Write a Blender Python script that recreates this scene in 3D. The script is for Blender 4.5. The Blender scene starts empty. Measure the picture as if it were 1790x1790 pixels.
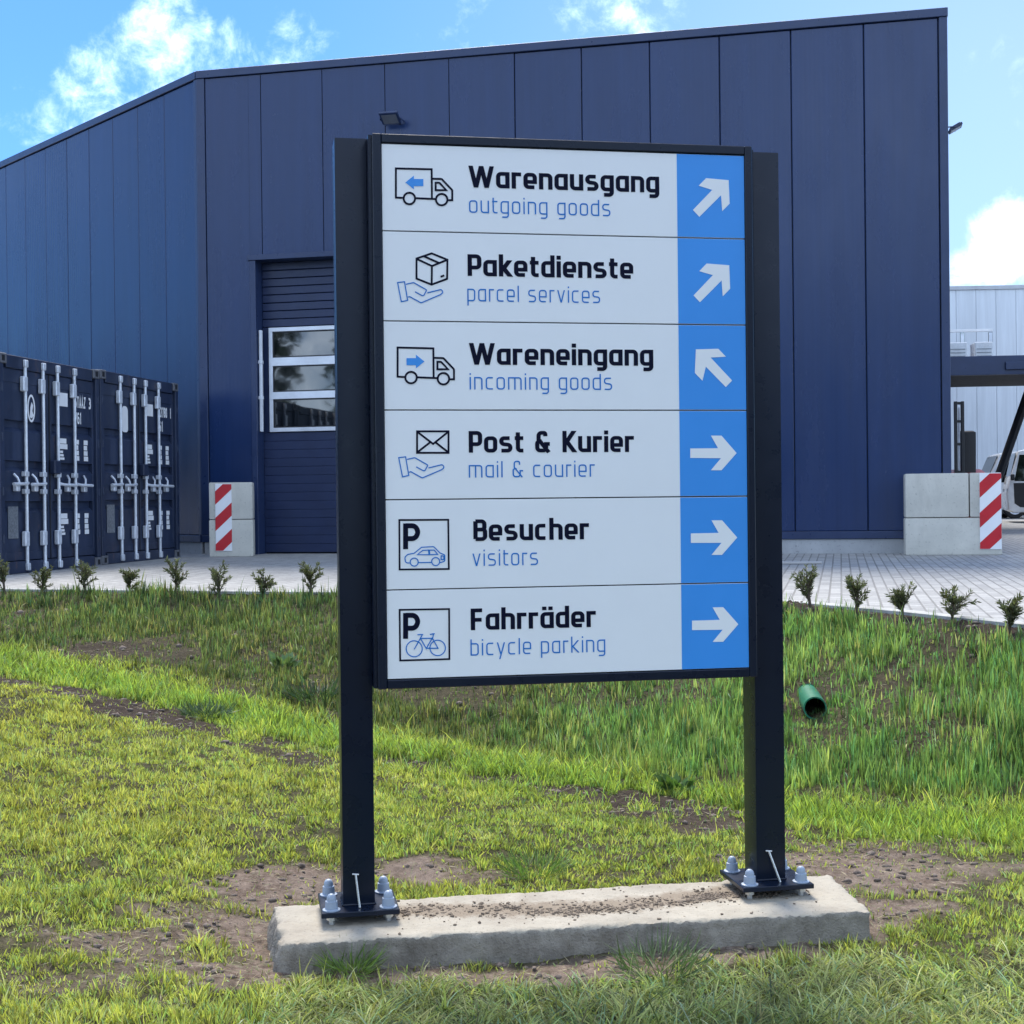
import bpy, bmesh, math, random
import numpy as np
from mathutils import Vector, Matrix, noise as mnoise

random.seed(7)
rng = np.random.default_rng(11)
scene = bpy.context.scene
R = math.radians

# ------------------------------------------------------------------ camera
EYE = 1.6                       # eye height above the lawn at the sign
FOC = 2500.0 / 1790.0           # focal length in picture widths
ROLL, PITCH = 0.011, 14.0 / 2500.0
cam_d = bpy.data.cameras.new("camera")
cam_d.sensor_width = 36.0
cam_d.lens = 36.0 * FOC
cam_d.clip_start = 0.05
cam_d.clip_end = 2000
cam = bpy.data.objects.new("camera", cam_d)
scene.collection.objects.link(cam)
cam.location = (0, 0, EYE)
cam.rotation_mode = 'QUATERNION'
cam.rotation_quaternion = (Matrix.Rotation(R(90) - PITCH, 4, 'X') @ Matrix.Rotation(-ROLL, 4, 'Z')).to_quaternion()
scene.camera = cam

# ------------------------------------------------------------------ light
SUN_EL, SUN_AZ = R(53), R(-8)    # azimuth from +Y towards +X
SUN_STRENGTH = 2.0
SKY_STRENGTH = 0.13
EXPOSURE = 1.65
scene.view_settings.view_transform = 'Standard'
scene.view_settings.look = 'None'
scene.view_settings.gamma = 1.0
scene.view_settings.exposure = EXPOSURE

sun_d = bpy.data.lights.new("sun", 'SUN')
sun_d.energy = SUN_STRENGTH
sun_d.angle = R(24)
sun_d.color = (1.0, 0.94, 0.84)
sun = bpy.data.objects.new("sun", sun_d)
scene.collection.objects.link(sun)
sdir = Vector((math.sin(SUN_AZ) * math.cos(SUN_EL), math.cos(SUN_AZ) * math.cos(SUN_EL), math.sin(SUN_EL)))
sun.rotation_mode = 'QUATERNION'
sun.rotation_quaternion = sdir.to_track_quat('Z', 'Y')


def ray(px, py):
    """direction (y = 1) of a photo pixel in this calibrated view"""
    dx, dy = px - 895.0, 895.0 - py
    c, s = math.cos(ROLL), math.sin(ROLL)
    x, z = dx * c + dy * s, -dx * s + dy * c
    cp, sp = math.cos(PITCH), math.sin(PITCH)
    y2, z2 = 2500 * cp + z * sp, -2500 * sp + z * cp
    return Vector((x / y2, 1.0, z2 / y2))


def at(px, py, Y):
    r = ray(px, py)
    return Vector((r.x * Y, Y, EYE + r.z * Y))


def atz(px, py, z):
    r = ray(px, py)
    t = (z - EYE) / r.z
    return Vector((r.x * t, t, z))


world = bpy.data.worlds.new("World")
scene.world = world
world.use_nodes = True
wn, wl = world.node_tree.nodes, world.node_tree.links
wn.clear()
w_out = wn.new('ShaderNodeOutputWorld')
w_bg = wn.new('ShaderNodeBackground')
w_bg.inputs['Strength'].default_value = SKY_STRENGTH
sky = wn.new('ShaderNodeTexSky')
sky.sky_type = 'NISHITA'
sky.sun_disc = False
sky.sun_elevation = SUN_EL
sky.sun_rotation = SUN_AZ
sky.altitude = 100
sky.air_density = 1.0
sky.dust_density = 0.3
sky.ozone_density = 4.0
tc = wn.new('ShaderNodeTexCoord')


def wmath(op, a, b=None, c=None):
    n = wn.new('ShaderNodeMath')
    n.operation = op
    for i, v in enumerate((a, b, c)):
        if v is None:
            continue
        if isinstance(v, (int, float)):
            n.inputs[i].default_value = v
        else:
            wl.new(v, n.inputs[i])
    return n.outputs[0]


def wnoise(scale, detail, rough, dist=0.0, stretch=(1, 1, 1), off=(0, 0, 0)):
    mp = wn.new('ShaderNodeMapping')
    mp.inputs['Scale'].default_value = stretch
    mp.inputs['Location'].default_value = off
    wl.new(tc.outputs['Generated'], mp.inputs['Vector'])
    n = wn.new('ShaderNodeTexNoise')
    n.inputs['Scale'].default_value = scale
    n.inputs['Detail'].default_value = detail
    n.inputs['Roughness'].default_value = rough
    n.inputs['Distortion'].default_value = dist
    wl.new(mp.outputs[0], n.inputs['Vector'])
    return n.outputs['Fac']


# cloud banks: direction, angular radius, strength
banks = [((300, 55), 0.040, 0.92), ((255, 110), 0.036, 0.7), ((165, 140), 0.034, 0.86), ((215, 190), 0.045, 0.66), ((330, 130), 0.06, 0.66), ((420, 85), 0.036, 0.66), ((510, 100), 0.040, 0.62),
         ((90, 215), 0.04, 0.5), ((60, 160), 0.03, 0.42), ((1110, 10), 0.05, 0.58), ((830, 70), 0.05, 0.5), ((1000, 0), 0.05, 0.45),
         ((1770, 425), 0.036, 1.1), ((1715, 465), 0.030, 1.0), ((1790, 60), 0.06, 0.3), ((40, 240), 0.05, 0.4)]
mask = None
for (px, py), rad, st in banks:
    d = ray(px, py).normalized()
    vm = wn.new('ShaderNodeVectorMath')
    vm.operation = 'DISTANCE'
    wl.new(tc.outputs['Generated'], vm.inputs[0])
    vm.inputs[1].default_value = d
    mr = wn.new('ShaderNodeMapRange')
    mr.interpolation_type = 'SMOOTHSTEP'
    mr.inputs['From Min'].default_value = rad * 1.5
    mr.inputs['From Max'].default_value = 0.0
    mr.inputs['To Max'].default_value = st
    wl.new(vm.outputs['Value'], mr.inputs['Value'])
    mask = mr.outputs[0] if mask is None else wmath('MAXIMUM', mask, mr.outputs[0])
# unseen cloud added behind the viewer and overhead, as fill for the shaded fronts
sep = wn.new('ShaderNodeSeparateXYZ')
wl.new(tc.outputs['Generated'], sep.inputs[0])
beh = wn.new('ShaderNodeMapRange')
beh.interpolation_type = 'SMOOTHSTEP'
beh.inputs['From Min'].default_value = 0.55
beh.inputs['From Max'].default_value = -0.1
beh.inputs['To Max'].default_value = 0.82
wl.new(sep.outputs['Y'], beh.inputs['Value'])
mask = wmath('MAXIMUM', mask, beh.outputs[0])
for d, rad, st in (((-0.86, 0.40, 0.36), 0.36, 0.62), ((-0.97, 0.1, 0.3), 0.40, 0.6)):   # unseen clouds added at left to brighten the left wall's reflection
    vm = wn.new('ShaderNodeVectorMath')
    vm.operation = 'DISTANCE'
    wl.new(tc.outputs['Generated'], vm.inputs[0])
    vm.inputs[1].default_value = Vector(d).normalized()
    mr = wn.new('ShaderNodeMapRange')
    mr.interpolation_type = 'SMOOTHSTEP'
    mr.inputs['From Min'].default_value = rad * 1.5
    mr.inputs['From Max'].default_value = 0.0
    mr.inputs['To Max'].default_value = st
    wl.new(vm.outputs['Value'], mr.inputs['Value'])
    mask = wmath('MAXIMUM', mask, mr.outputs[0])
n1 = wnoise(34, 10, 0.66, 0.25, off=(3.1, 0, 1.7))
n2 = wnoise(7, 5, 0.55, 0.2, off=(0.4, 2, 0.2))
dens = wmath('ADD', wmath('MULTIPLY', n1, 0.75), wmath('MULTIPLY', n2, 0.35))
dens = wmath('ADD', dens, wmath('MULTIPLY', mask, 0.42))
cl = wn.new('ShaderNodeMapRange')
cl.interpolation_type = 'SMOOTHSTEP'
cl.inputs['From Min'].default_value = 0.70
cl.inputs['From Max'].default_value = 1.20
wl.new(dens, cl.inputs['Value'])
cfac = wmath('MULTIPLY', cl.outputs[0], wmath('MINIMUM', wmath('MULTIPLY', mask, 2.0), 1.0))
# milky veil low in the sky
mixv = wn.new('ShaderNodeMix')
mixv.data_type = 'RGBA'
mixv.inputs['A'].default_value = (0, 0, 0, 1)
mixc = wn.new('ShaderNodeMix')
mixc.data_type = 'RGBA'
CLOUD_COL = (7.0, 8.2, 9.7, 1)
SKY_TINT = (0.19, 0.32, 0.49, 1)
mixc.inputs['B'].default_value = CLOUD_COL
wl.new(cfac, mixc.inputs['Factor'])
hs = wn.new('ShaderNodeMix')
hs.data_type = 'RGBA'
hs.blend_type = 'MULTIPLY'
hs.inputs['Factor'].default_value = 1.0
hs.inputs['B'].default_value = SKY_TINT
wl.new(sky.outputs[0], hs.inputs['A'])
# thin bright veil towards the right-hand horizon
vd = wn.new('ShaderNodeVectorMath')
vd.operation = 'DISTANCE'
wl.new(tc.outputs['Generated'], vd.inputs[0])
vd.inputs[1].default_value = ray(1950, 330).normalized()
vr = wn.new('ShaderNodeMapRange')
vr.interpolation_type = 'SMOOTHSTEP'
vr.inputs['From Min'].default_value = 0.62
vr.inputs['From Max'].default_value = 0.0
vr.inputs['To Max'].default_value = 0.5
wl.new(vd.outputs['Value'], vr.inputs['Value'])
veil = wn.new('ShaderNodeMix')
veil.data_type = 'RGBA'
veil.inputs['B'].default_value = (2.2, 2.75, 3.1, 1)
wl.new(vr.outputs[0], veil.inputs['Factor'])
wl.new(hs.outputs['Result'], veil.inputs['A'])
wl.new(veil.outputs['Result'], mixc.inputs['A'])
wl.new(mixc.outputs['Result'], w_bg.inputs['Color'])
wl.new(w_bg.outputs[0], w_out.inputs[0])
wn.remove(mixv)

# ------------------------------------------------------------------ materials
MATS = {}


class NT:
    def __init__(self, m):
        self.n, self.l = m.node_tree.nodes, m.node_tree.links
        self.bsdf = self.n['Principled BSDF']
        self.tc = None

    def coord(self, kind='Object', scale=(1, 1, 1), rot=(0, 0, 0)):
        if self.tc is None:
            self.tc = self.n.new('ShaderNodeTexCoord')
        mp = self.n.new('ShaderNodeMapping')
        mp.inputs['Scale'].default_value = scale
        mp.inputs['Rotation'].default_value = rot
        self.l.new(self.tc.outputs[kind], mp.inputs['Vector'])
        return mp.outputs[0]

    def noise(self, scale, detail=4, rough=0.55, vec=None, dist=0.0):
        n = self.n.new('ShaderNodeTexNoise')
        n.inputs['Scale'].default_value = scale
        n.inputs['Detail'].default_value = detail
        n.inputs['Roughness'].default_value = rough
        n.inputs['Distortion'].default_value = dist
        self.l.new(vec if vec is not None else self.coord(), n.inputs['Vector'])
        return n.outputs['Fac']

    def ramp(self, fac, stops):
        n = self.n.new('ShaderNodeValToRGB')
        e = n.color_ramp.elements
        while len(e) > 1:
            e.remove(e[-1])
        for i, (p, c) in enumerate(stops):
            el = e[0] if i == 0 else e.new(p)
            el.position = p
            el.color = (*c, 1) if not isinstance(c, float) else (c, c, c, 1)
        self.l.new(fac, n.inputs[0])
        return n.outputs[0]

    def mix(self, fac, a, b, mode='MIX'):
        n = self.n.new('ShaderNodeMix')
        n.data_type = 'RGBA'
        n.blend_type = mode
        for k, v in (('Factor', fac), ('A', a), ('B', b)):
            s = n.inputs[k]
            if isinstance(v, (int, float)):
                s.default_value = v
            elif isinstance(v, tuple):
                s.default_value = (*v, 1) if len(v) == 3 else v
            else:
                self.l.new(v, s)
        return n.outputs['Result']

    def bump(self, height, strength=0.3, dist=0.01):
        n = self.n.new('ShaderNodeBump')
        n.inputs['Strength'].default_value = strength
        n.inputs['Distance'].default_value = dist
        self.l.new(height, n.inputs['Height'])
        self.l.new(n.outputs[0], self.bsdf.inputs['Normal'])

    def set(self, name, v):
        s = self.bsdf.inputs[name]
        if isinstance(v, (int, float)):
            s.default_value = v
        elif isinstance(v, tuple):
            s.default_value = (*v, 1)
        else:
            self.l.new(v, s)


def mat(name, col, rough=0.5, spec=0.5, metal=0.0, coat=0.0, var=0.12, vscale=3.0, bump=0.0, bscale=60.0, rust=0.0):
    """plain painted / cast surface with a little wear in tone and gloss"""
    m = bpy.data.materials.new(name)
    m.use_nodes = True
    t = NT(m)
    f = t.noise(vscale, 6, 0.6)
    lo = tuple(c * (1 - var) for c in col)
    hi = tuple(min(1, c * (1 + var)) for c in col)
    c = t.ramp(f, [(0.3, lo), (0.7, hi)])
    if rust:
        sc = t.noise(5, 8, 0.75, t.coord('Object', (1, 1, 0.45)), 0.3)
        c = t.mix(t.ramp(sc, [(0.66 - rust * 0.1, 0.0), (0.72, 0.75)]), c, (0.13, 0.075, 0.05))
        c = t.mix(t.ramp(t.noise(1.5, 7, 0.7, t.coord('Object', (3, 3, 0.3))), [(0.45, 0.0), (0.75, 0.35)]), c, tuple(min(1, x * 2.2 + 0.02) for x in col))
    t.set('Base Color', c)
    t.set('Roughness', t.ramp(t.noise(vscale * 4, 4), [(0.3, max(0.02, rough - 0.06)), (0.7, rough + 0.06)]))
    t.set('Specular IOR Level', spec)
    t.set('Metallic', metal)
    t.set('Coat Weight', coat)
    if bump:
        t.bump(t.noise(bscale, 5), bump, 0.004)
    MATS[name] = m
    return m


# facade sheet: anthracite coil-coated steel, micro ribbed
def facade_mat(name, col, rough):
    m = bpy.data.materials.new(name)
    m.use_nodes = True
    t = NT(m)
    v = t.coord('Object', (0.35, 0.35, 0.12))
    f = t.noise(1.4, 5, 0.6, v)
    streak = t.noise(3.0, 5, 0.6, t.coord('Object', (2.5, 2.5, 0.12)))
    c = t.ramp(f, [(0.25, tuple(x * 0.9 for x in col)), (0.75, tuple(x * 1.1 for x in col))])
    c = t.mix(0.22, c, t.ramp(streak, [(0.4, tuple(x * 0.7 for x in col)), (0.7, tuple(x * 1.35 for x in col))]))
    t.set('Base Color', c)
    t.set('Roughness', t.ramp(t.noise(2.0, 6, 0.65, t.coord('Object', (1, 1, 0.3))), [(0.3, rough - 0.05), (0.7, rough + 0.07)]))
    t.set('Specular IOR Level', 0.5)
    w = t.noise(0.9, 3, 0.5, t.coord('Object', (1, 1, 0.35)))
    wv = t.n.new('ShaderNodeTexWave')
    wv.bands_direction = 'X'
    wv.inputs['Scale'].default_value = 5.0
    t.l.new(t.coord('Object'), wv.inputs['Vector'])
    t.bump(t.mix(0.12, w, wv.outputs['Fac']), 0.05, 0.05)
    MATS[name] = m
    return m


FACADE = facade_mat('anthracite_sheet', (0.0125, 0.032, 0.104), 0.24)
FACADE_L = FACADE
TRIM = mat('anthracite_trim', (0.020, 0.037, 0.098), 0.33)
GAP = mat('joint_black', (0.008, 0.009, 0.012), 0.8)
DOORM = mat('door_leaf_paint', (0.014, 0.026, 0.075), 0.42, bump=0.12, bscale=40)
ALU = mat('pale_aluminium', (0.72, 0.75, 0.80), 0.35, metal=0.25)
POST = mat('sign_powder_coat', (0.004, 0.009, 0.023), 0.30, 0.32, var=0.05)
PANELW = mat('sign_white_vinyl', (0.86, 0.88, 0.89), 0.35, 0.4, var=0.015)
PANELB = mat('sign_blue_vinyl', (0.042, 0.30, 0.80), 0.4, var=0.03)
VNAVY = mat('vinyl_navy', (0.0025, 0.004, 0.020), 0.6, 0.12, var=0.05)
VBLUE = mat('vinyl_blue_text', (0.016, 0.19, 0.58), 0.6, 0.15, var=0.03)
CAPM = mat('grey_plastic_cap', (0.30, 0.36, 0.45), 0.45)
ZINC = mat('zinc', (0.62, 0.63, 0.62), 0.35, metal=0.7)
CONT = mat('container_paint', (0.014, 0.024, 0.055), 0.45, var=0.25, vscale=1.6, bump=0.08, bscale=25, rust=0.5)
CONTG = mat('container_gasket', (0.008, 0.01, 0.016), 0.7)
GALV = mat('galvanised_bar', (0.66, 0.70, 0.76), 0.36, metal=0.35, var=0.18, vscale=9, rust=0.3)
DECAL = mat('container_white_decal', (0.78, 0.79, 0.80), 0.5, var=0.06)
PLATE = mat('data_plate', (0.25, 0.27, 0.29), 0.4, metal=0.5, var=0.3, vscale=40)
RED = mat('retro_red', (0.50, 0.012, 0.022), 0.35)
WHITE = mat('retro_white', (0.80, 0.81, 0.83), 0.35, var=0.04)
GREENP = mat('green_pvc', (0.012, 0.15, 0.085), 0.4, var=0.25, vscale=20)
DARK = mat('black_plastic', (0.012, 0.013, 0.016), 0.5)
SILVER = mat('silver_paint', (0.55, 0.58, 0.62), 0.25, coat=0.6)
VANW = mat('white_paint', (0.78, 0.79, 0.80), 0.25, coat=0.6)
FORKR = mat('forklift_red', (0.45, 0.02, 0.02), 0.35)
TYRE = mat('tyre_rubber', (0.015, 0.015, 0.016), 0.85)
LENS = mat('lamp_glass', (0.16, 0.18, 0.22), 0.15)
ROOFM = mat('roof_membrane', (0.30, 0.31, 0.32), 0.8)


def glass_mat():
    m = bpy.data.materials.new('window_glass')
    m.use_nodes = True
    t = NT(m)
    t.set('Base Color', (0.006, 0.008, 0.010))
    t.set('Roughness', 0.03)
    t.set('Specular IOR Level', 0.9)
    t.set('IOR', 1.7)
    t.bump(t.noise(2.2, 2, 0.4), 0.05, 0.02)
    return m


GLASS = glass_mat()


def concrete_mat(name, lo, hi, stain, scale=6.0, bump=0.4, dirt=None, band=False):
    m = bpy.data.materials.new(name)
    m.use_nodes = True
    t = NT(m)
    base = t.ramp(t.noise(scale, 8, 0.65), [(0.28, lo), (0.72, hi)])
    st = t.noise(scale * 0.4, 6, 0.7, t.coord('Object', (1.0, 1.0, 0.5)), 0.4)
    c = t.mix(t.ramp(st, [(0.48, 0.0), (0.68, 0.7)]), base, stain)
    pores = t.noise(scale * 14, 3, 0.6)
    c = t.mix(t.ramp(pores, [(0.60, 0.0), (0.72, 0.6)]), c, tuple(x * 0.4 for x in lo))
    if dirt:
        d = t.noise(scale * 0.9, 9, 0.75, None, 0.8)
        c = t.mix(t.ramp(d, [(0.52, 0.0), (0.60, 0.85)]), c, dirt)
    if band:    # earth trodden along the middle of the footing (a vertex attribute of the mesh)
        a = t.n.new('ShaderNodeAttribute')
        a.attribute_name = 'earth'
        m1 = t.n.new('ShaderNodeMath')
        m1.operation = 'MULTIPLY_ADD'
        m1.inputs[1].default_value = 1.0
        t.l.new(a.outputs['Fac'], m1.inputs[0])
        t.l.new(t.noise(17, 9, 0.75), m1.inputs[2])
        c = t.mix(t.ramp(m1.outputs[0], [(0.62, 0.0), (0.86, 0.85)]), c, (0.20, 0.15, 0.10))
    t.set('Base Color', c)
    t.set('Roughness', 0.88)
    h = t.mix(0.5, t.noise(scale * 4, 8, 0.7), pores)
    t.bump(h, bump, 0.01)
    MATS[name] = m
    return m


SLABC = concrete_mat('slab_concrete', (0.30, 0.265, 0.21), (0.44, 0.395, 0.315), (0.25, 0.21, 0.16), 5.0, 0.6, band=True)
BLOCKC = concrete_mat('block_concrete', (0.48, 0.47, 0.42), (0.64, 0.62, 0.55), (0.36, 0.345, 0.30), 2.2, 0.3)
PLINTHC = concrete_mat('plinth_concrete', (0.33, 0.34, 0.35), (0.43, 0.44, 0.45), (0.26, 0.27, 0.28), 2.0, 0.25)
KERBC = concrete_mat('kerb_concrete', (0.38, 0.38, 0.37), (0.5, 0.5, 0.48), (0.25, 0.25, 0.23), 4.0, 0.3)


def paving_mat():
    m = bpy.data.materials.new('paving_stones')
    m.use_nodes = True
    t = NT(m)
    ang = math.atan2(-0.2240, 0.9746)
    v = t.coord('Object', (1, 1, 1), (0, 0, -ang + math.pi / 2))
    b = t.n.new('ShaderNodeTexBrick')
    b.inputs['Scale'].default_value = 1.0
    b.inputs['Brick Width'].default_value = 0.20
    b.inputs['Row Height'].default_value = 0.10
    b.inputs['Mortar Size'].default_value = 0.009
    b.inputs['Mortar Smooth'].default_value = 0.3
    b.inputs['Color1'].default_value = (0.20, 0.20, 0.197, 1)
    b.inputs['Color2'].default_value = (0.37, 0.365, 0.35, 1)
    b.inputs['Mortar'].default_value = (0.07, 0.066, 0.06, 1)
    t.l.new(v, b.inputs['Vector'])
    c = t.mix(t.ramp(t.noise(0.9, 7, 0.65), [(0.35, 0.0), (0.7, 0.45)]), b.outputs['Color'], (0.24, 0.235, 0.22))
    c = t.mix(0.3, c, t.ramp(t.noise(30, 4, 0.7), [(0.3, (0.17, 0.17, 0.17)), (0.7, (0.5, 0.49, 0.47))]))
    t.set('Base Color', c)
    t.set('Roughness', 0.8)
    inv = t.n.new('ShaderNodeMath')
    inv.operation = 'SUBTRACT'
    inv.inputs[0].default_value = 1.0
    t.l.new(b.outputs['Fac'], inv.inputs[1])
    t.bump(inv.outputs[0], 0.6, 0.008)
    return m


PAVING = paving_mat()


def attr_mat(name, build):
    m = bpy.data.materials.new(name)
    m.use_nodes = True
    t = NT(m)
    build(t)
    return m


def ground_build(t):
    a = t.n.new('ShaderNodeAttribute')
    a.attribute_name = 'soil'
    soil = t.ramp(t.noise(22, 9, 0.72), [(0.30, (0.045, 0.030, 0.021)), (0.45, (0.16, 0.112, 0.082)), (0.70, (0.36, 0.275, 0.215))])
    soil = t.mix(t.ramp(t.noise(3, 5, 0.6), [(0.4, 0.0), (0.7, 0.6)]), soil, (0.34, 0.265, 0.21))
    soil = t.mix(t.ramp(t.noise(60, 5, 0.7), [(0.55, 0.0), (0.75, 0.5)]), soil, (0.42, 0.36, 0.31))
    dm = t.n.new('ShaderNodeAttribute')
    dm.attribute_name = 'damp'
    dark = t.ramp(t.noise(26, 9, 0.75), [(0.3, (0.022, 0.015, 0.012)), (0.55, (0.06, 0.042, 0.032)), (0.8, (0.15, 0.11, 0.09))])
    soil = t.mix(dm.outputs['Fac'], soil, dark)
    green = t.ramp(t.noise(30, 8, 0.7), [(0.3, (0.025, 0.026, 0.012)), (0.5, (0.08, 0.072, 0.034)), (0.75, (0.19, 0.155, 0.09))])
    t.set('Base Color', t.mix(a.outputs['Fac'], green, soil))
    t.set('Roughness', 0.95)
    t.set('Specular IOR Level', 0.15)
    t.bump(t.mix(0.5, t.noise(45, 8, 0.75), t.noise(140, 4, 0.7)), 0.9, 0.03)


GROUND = attr_mat('lawn_soil', ground_build)


def leaf_material(name, transl=0.35, rough=0.55, tint=(1, 1, 1)):
    m = bpy.data.materials.new(name)
    m.use_nodes = True
    n, l = m.node_tree.nodes, m.node_tree.links
    n.clear()
    out = n.new('ShaderNodeOutputMaterial')
    a = n.new('ShaderNodeAttribute')
    a.attribute_name = 'tint'
    p = n.new('ShaderNodeBsdfPrincipled')
    p.inputs['Roughness'].default_value = rough
    p.inputs['Specular IOR Level'].default_value = 0.3
    tr = n.new('ShaderNodeBsdfTranslucent')
    mx = n.new('ShaderNodeMixShader')
    mx.inputs[0].default_value = transl
    mul = n.new('ShaderNodeMix')
    mul.data_type = 'RGBA'
    mul.blend_type = 'MULTIPLY'
    mul.inputs['Factor'].default_value = 1
    mul.inputs['B'].default_value = (1.25, 1.35, 0.7, 1)
    l.new(a.outputs['Color'], p.inputs['Base Color'])
    l.new(a.outputs['Color'], mul.inputs['A'])
    l.new(mul.outputs['Result'], tr.inputs['Color'])
    l.new(p.outputs[0], mx.inputs[1])
    l.new(tr.outputs[0], mx.inputs[2])
    l.new(mx.outputs[0], out.inputs[0])
    return m


GRASSM = leaf_material('grass_blades', 0.4)
LEAFM = leaf_material('leaves', 0.3)
BARK = mat('twig_bark', (0.07, 0.05, 0.035), 0.85)

# ------------------------------------------------------------------ object helpers


def link(o):
    scene.collection.objects.link(o)
    return o


def tag(o, label=None, cat=None, group=None, kind=None):
    if label:
        o['label'] = label
    if cat:
        o['category'] = cat
    if group:
        o['group'] = group
    if kind:
        o['kind'] = kind
    return o


def thing(name, label, cat, loc, rz=0.0, group=None):
    o = bpy.data.objects.new(name, None)
    o.empty_display_size = 0.2
    link(o)
    o.location = loc
    o.rotation_euler = (0, 0, rz)
    return tag(o, label, cat, group)


class MB:
    def __init__(self):
        self.bm = bmesh.new()
        self.mats = []

    def mi(self, m):
        if m not in self.mats:
            self.mats.append(m)
        return self.mats.index(m)

    def box(self, x0, x1, y0, y1, z0, z1, m, bev=0.0, M=None, seg=1):
        r = bmesh.ops.create_cube(self.bm, size=1.0)
        vs = r['verts']
        T = Matrix.Translation(((x0 + x1) / 2, (y0 + y1) / 2, (z0 + z1) / 2)) @ Matrix.Diagonal((x1 - x0, y1 - y0, z1 - z0, 1))
        if M is not None:
            T = M @ T
        bmesh.ops.transform(self.bm, matrix=T, verts=vs)
        fs = set(f for v in vs for f in v.link_faces)
        k = self.mi(m)
        if bev > 0:
            es = list(set(e for v in vs for e in v.link_edges))
            r2 = bmesh.ops.bevel(self.bm, geom=es, offset=bev, segments=seg, affect='EDGES', profile=0.7)
            fs = set(f for f in r2['faces']) | set(f for f in fs if f.is_valid)
        for f in fs:
            if f.is_valid:
                f.material_index = k
        return self

    def prism(self, poly, y0, y1, m, M=None, bev=0.0):
        """polygon in (x,z), extruded along y"""
        k = self.mi(m)
        a = [self.bm.verts.new((x, y0, z)) for x, z in poly]
        b = [self.bm.verts.new((x, y1, z)) for x, z in poly]
        fs = [self.bm.faces.new(a), self.bm.faces.new(b[::-1])]
        n = len(poly)
        for i in range(n):
            fs.append(self.bm.faces.new((a[i], b[i], b[(i + 1) % n], a[(i + 1) % n])))
        bmesh.ops.recalc_face_normals(self.bm, faces=fs)
        if M is not None:
            bmesh.ops.transform(self.bm, matrix=M, verts=a + b)
        for f in fs:
            f.material_index = k
        if bev:
            es = list(set(e for f in fs[:2] for e in f.edges))
            r2 = bmesh.ops.bevel(self.bm, geom=es, offset=bev, segments=2, affect='EDGES', profile=0.6)
            for f in r2['faces']:
                f.material_index = k
        return self

    def tube(self, pts, rad, m, seg=10, caps=True):
        k = self.mi(m)
        pts = [Vector(p) for p in pts]
        rads = rad if isinstance(rad, (list, tuple)) else [rad] * len(pts)
        rings = []
        for i, p in enumerate(pts):
            d = (pts[min(i + 1, len(pts) - 1)] - pts[max(i - 1, 0)]).normalized()
            u = d.orthogonal().normalized() if i == 0 else (u - d * u.dot(d)).normalized()
            v = d.cross(u)
            rings.append([self.bm.verts.new(p + (u * math.cos(a) + v * math.sin(a)) * rads[i]) for a in [2 * math.pi * j / seg for j in range(seg)]])
        for A, B in zip(rings, rings[1:]):
            for j in range(seg):
                f = self.bm.faces.new((A[j], A[(j + 1) % seg], B[(j + 1) % seg], B[j]))
                f.material_index = k
                f.smooth = True
        if caps:
            for ring in (rings[0][::-1], rings[-1]):
                f = self.bm.faces.new(ring)
                f.material_index = k
        return self

    def lathe(self, prof, m, c=(0, 0, 0), seg=20, M=None):
        k = self.mi(m)
        rings = []
        new = []
        for r, z in prof:
            if r < 1e-6:
                ring = [self.bm.verts.new((c[0], c[1], c[2] + z))]
            else:
                ring = [self.bm.verts.new((c[0] + r * math.cos(a), c[1] + r * math.sin(a), c[2] + z)) for a in [2 * math.pi * j / seg for j in range(seg)]]
            rings.append(ring)
            new += ring
        for A, B in zip(rings, rings[1:]):
            for j in range(seg):
                a0, a1 = A[j % len(A)], A[(j + 1) % len(A)]
                b0, b1 = B[j % len(B)], B[(j + 1) % len(B)]
                vs = []
                for q in (a0, a1, b1, b0):
                    if q not in vs:
                        vs.append(q)
                if len(vs) >= 3:
                    f = self.bm.faces.new(vs)
                    f.material_index = k
                    f.smooth = True
        if M is not None:
            bmesh.ops.transform(self.bm, matrix=M, verts=new)
        return self

    def build(self, name, parent=None, loc=None):
        me = bpy.data.meshes.new(name)
        self.bm.normal_update()
        self.bm.to_mesh(me)
        self.bm.free()
        for m in self.mats:
            me.materials.append(m)
        me.set_sharp_from_angle(angle=R(32))
        o = link(bpy.data.objects.new(name, me))
        if parent:
            o.parent = parent
        if loc is not None:
            o.location = loc
        return o


def mesh_np(name, co, faces, mats, parent=None, attrs=None, smooth=False):
    """co (n,3), faces: list of (m,k) index arrays, attrs {name: (n,4)}"""
    me = bpy.data.meshes.new(name)
    me.vertices.add(len(co))
    me.vertices.foreach_set('co', np.ascontiguousarray(co, np.float32).ravel())
    loops = np.concatenate([f.ravel() for f in faces]).astype(np.int32)
    sizes = np.concatenate([np.full(len(f), f.shape[1], np.int32) for f in faces])
    starts = np.concatenate([[0], np.cumsum(sizes)[:-1]]).astype(np.int32)
    me.loops.add(len(loops))
    me.loops.foreach_set('vertex_index', loops)
    me.polygons.add(len(sizes))
    me.polygons.foreach_set('loop_start', starts)
    me.polygons.foreach_set('loop_total', sizes)
    if smooth:
        me.polygons.foreach_set('use_smooth', np.ones(len(sizes), bool))
    me.update(calc_edges=True)
    for k, v in (attrs or {}).items():
        if v.ndim == 1:
            a = me.attributes.new(k, 'FLOAT', 'POINT')
            a.data.foreach_set('value', v.astype(np.float32))
        else:
            a = me.attributes.new(k, 'FLOAT_COLOR', 'POINT')
            a.data.foreach_set('color', np.ascontiguousarray(v, np.float32).ravel())
    for m in mats:
        me.materials.append(m)
    o = link(bpy.data.objects.new(name, me))
    if parent:
        o.parent = parent
    return o


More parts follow.
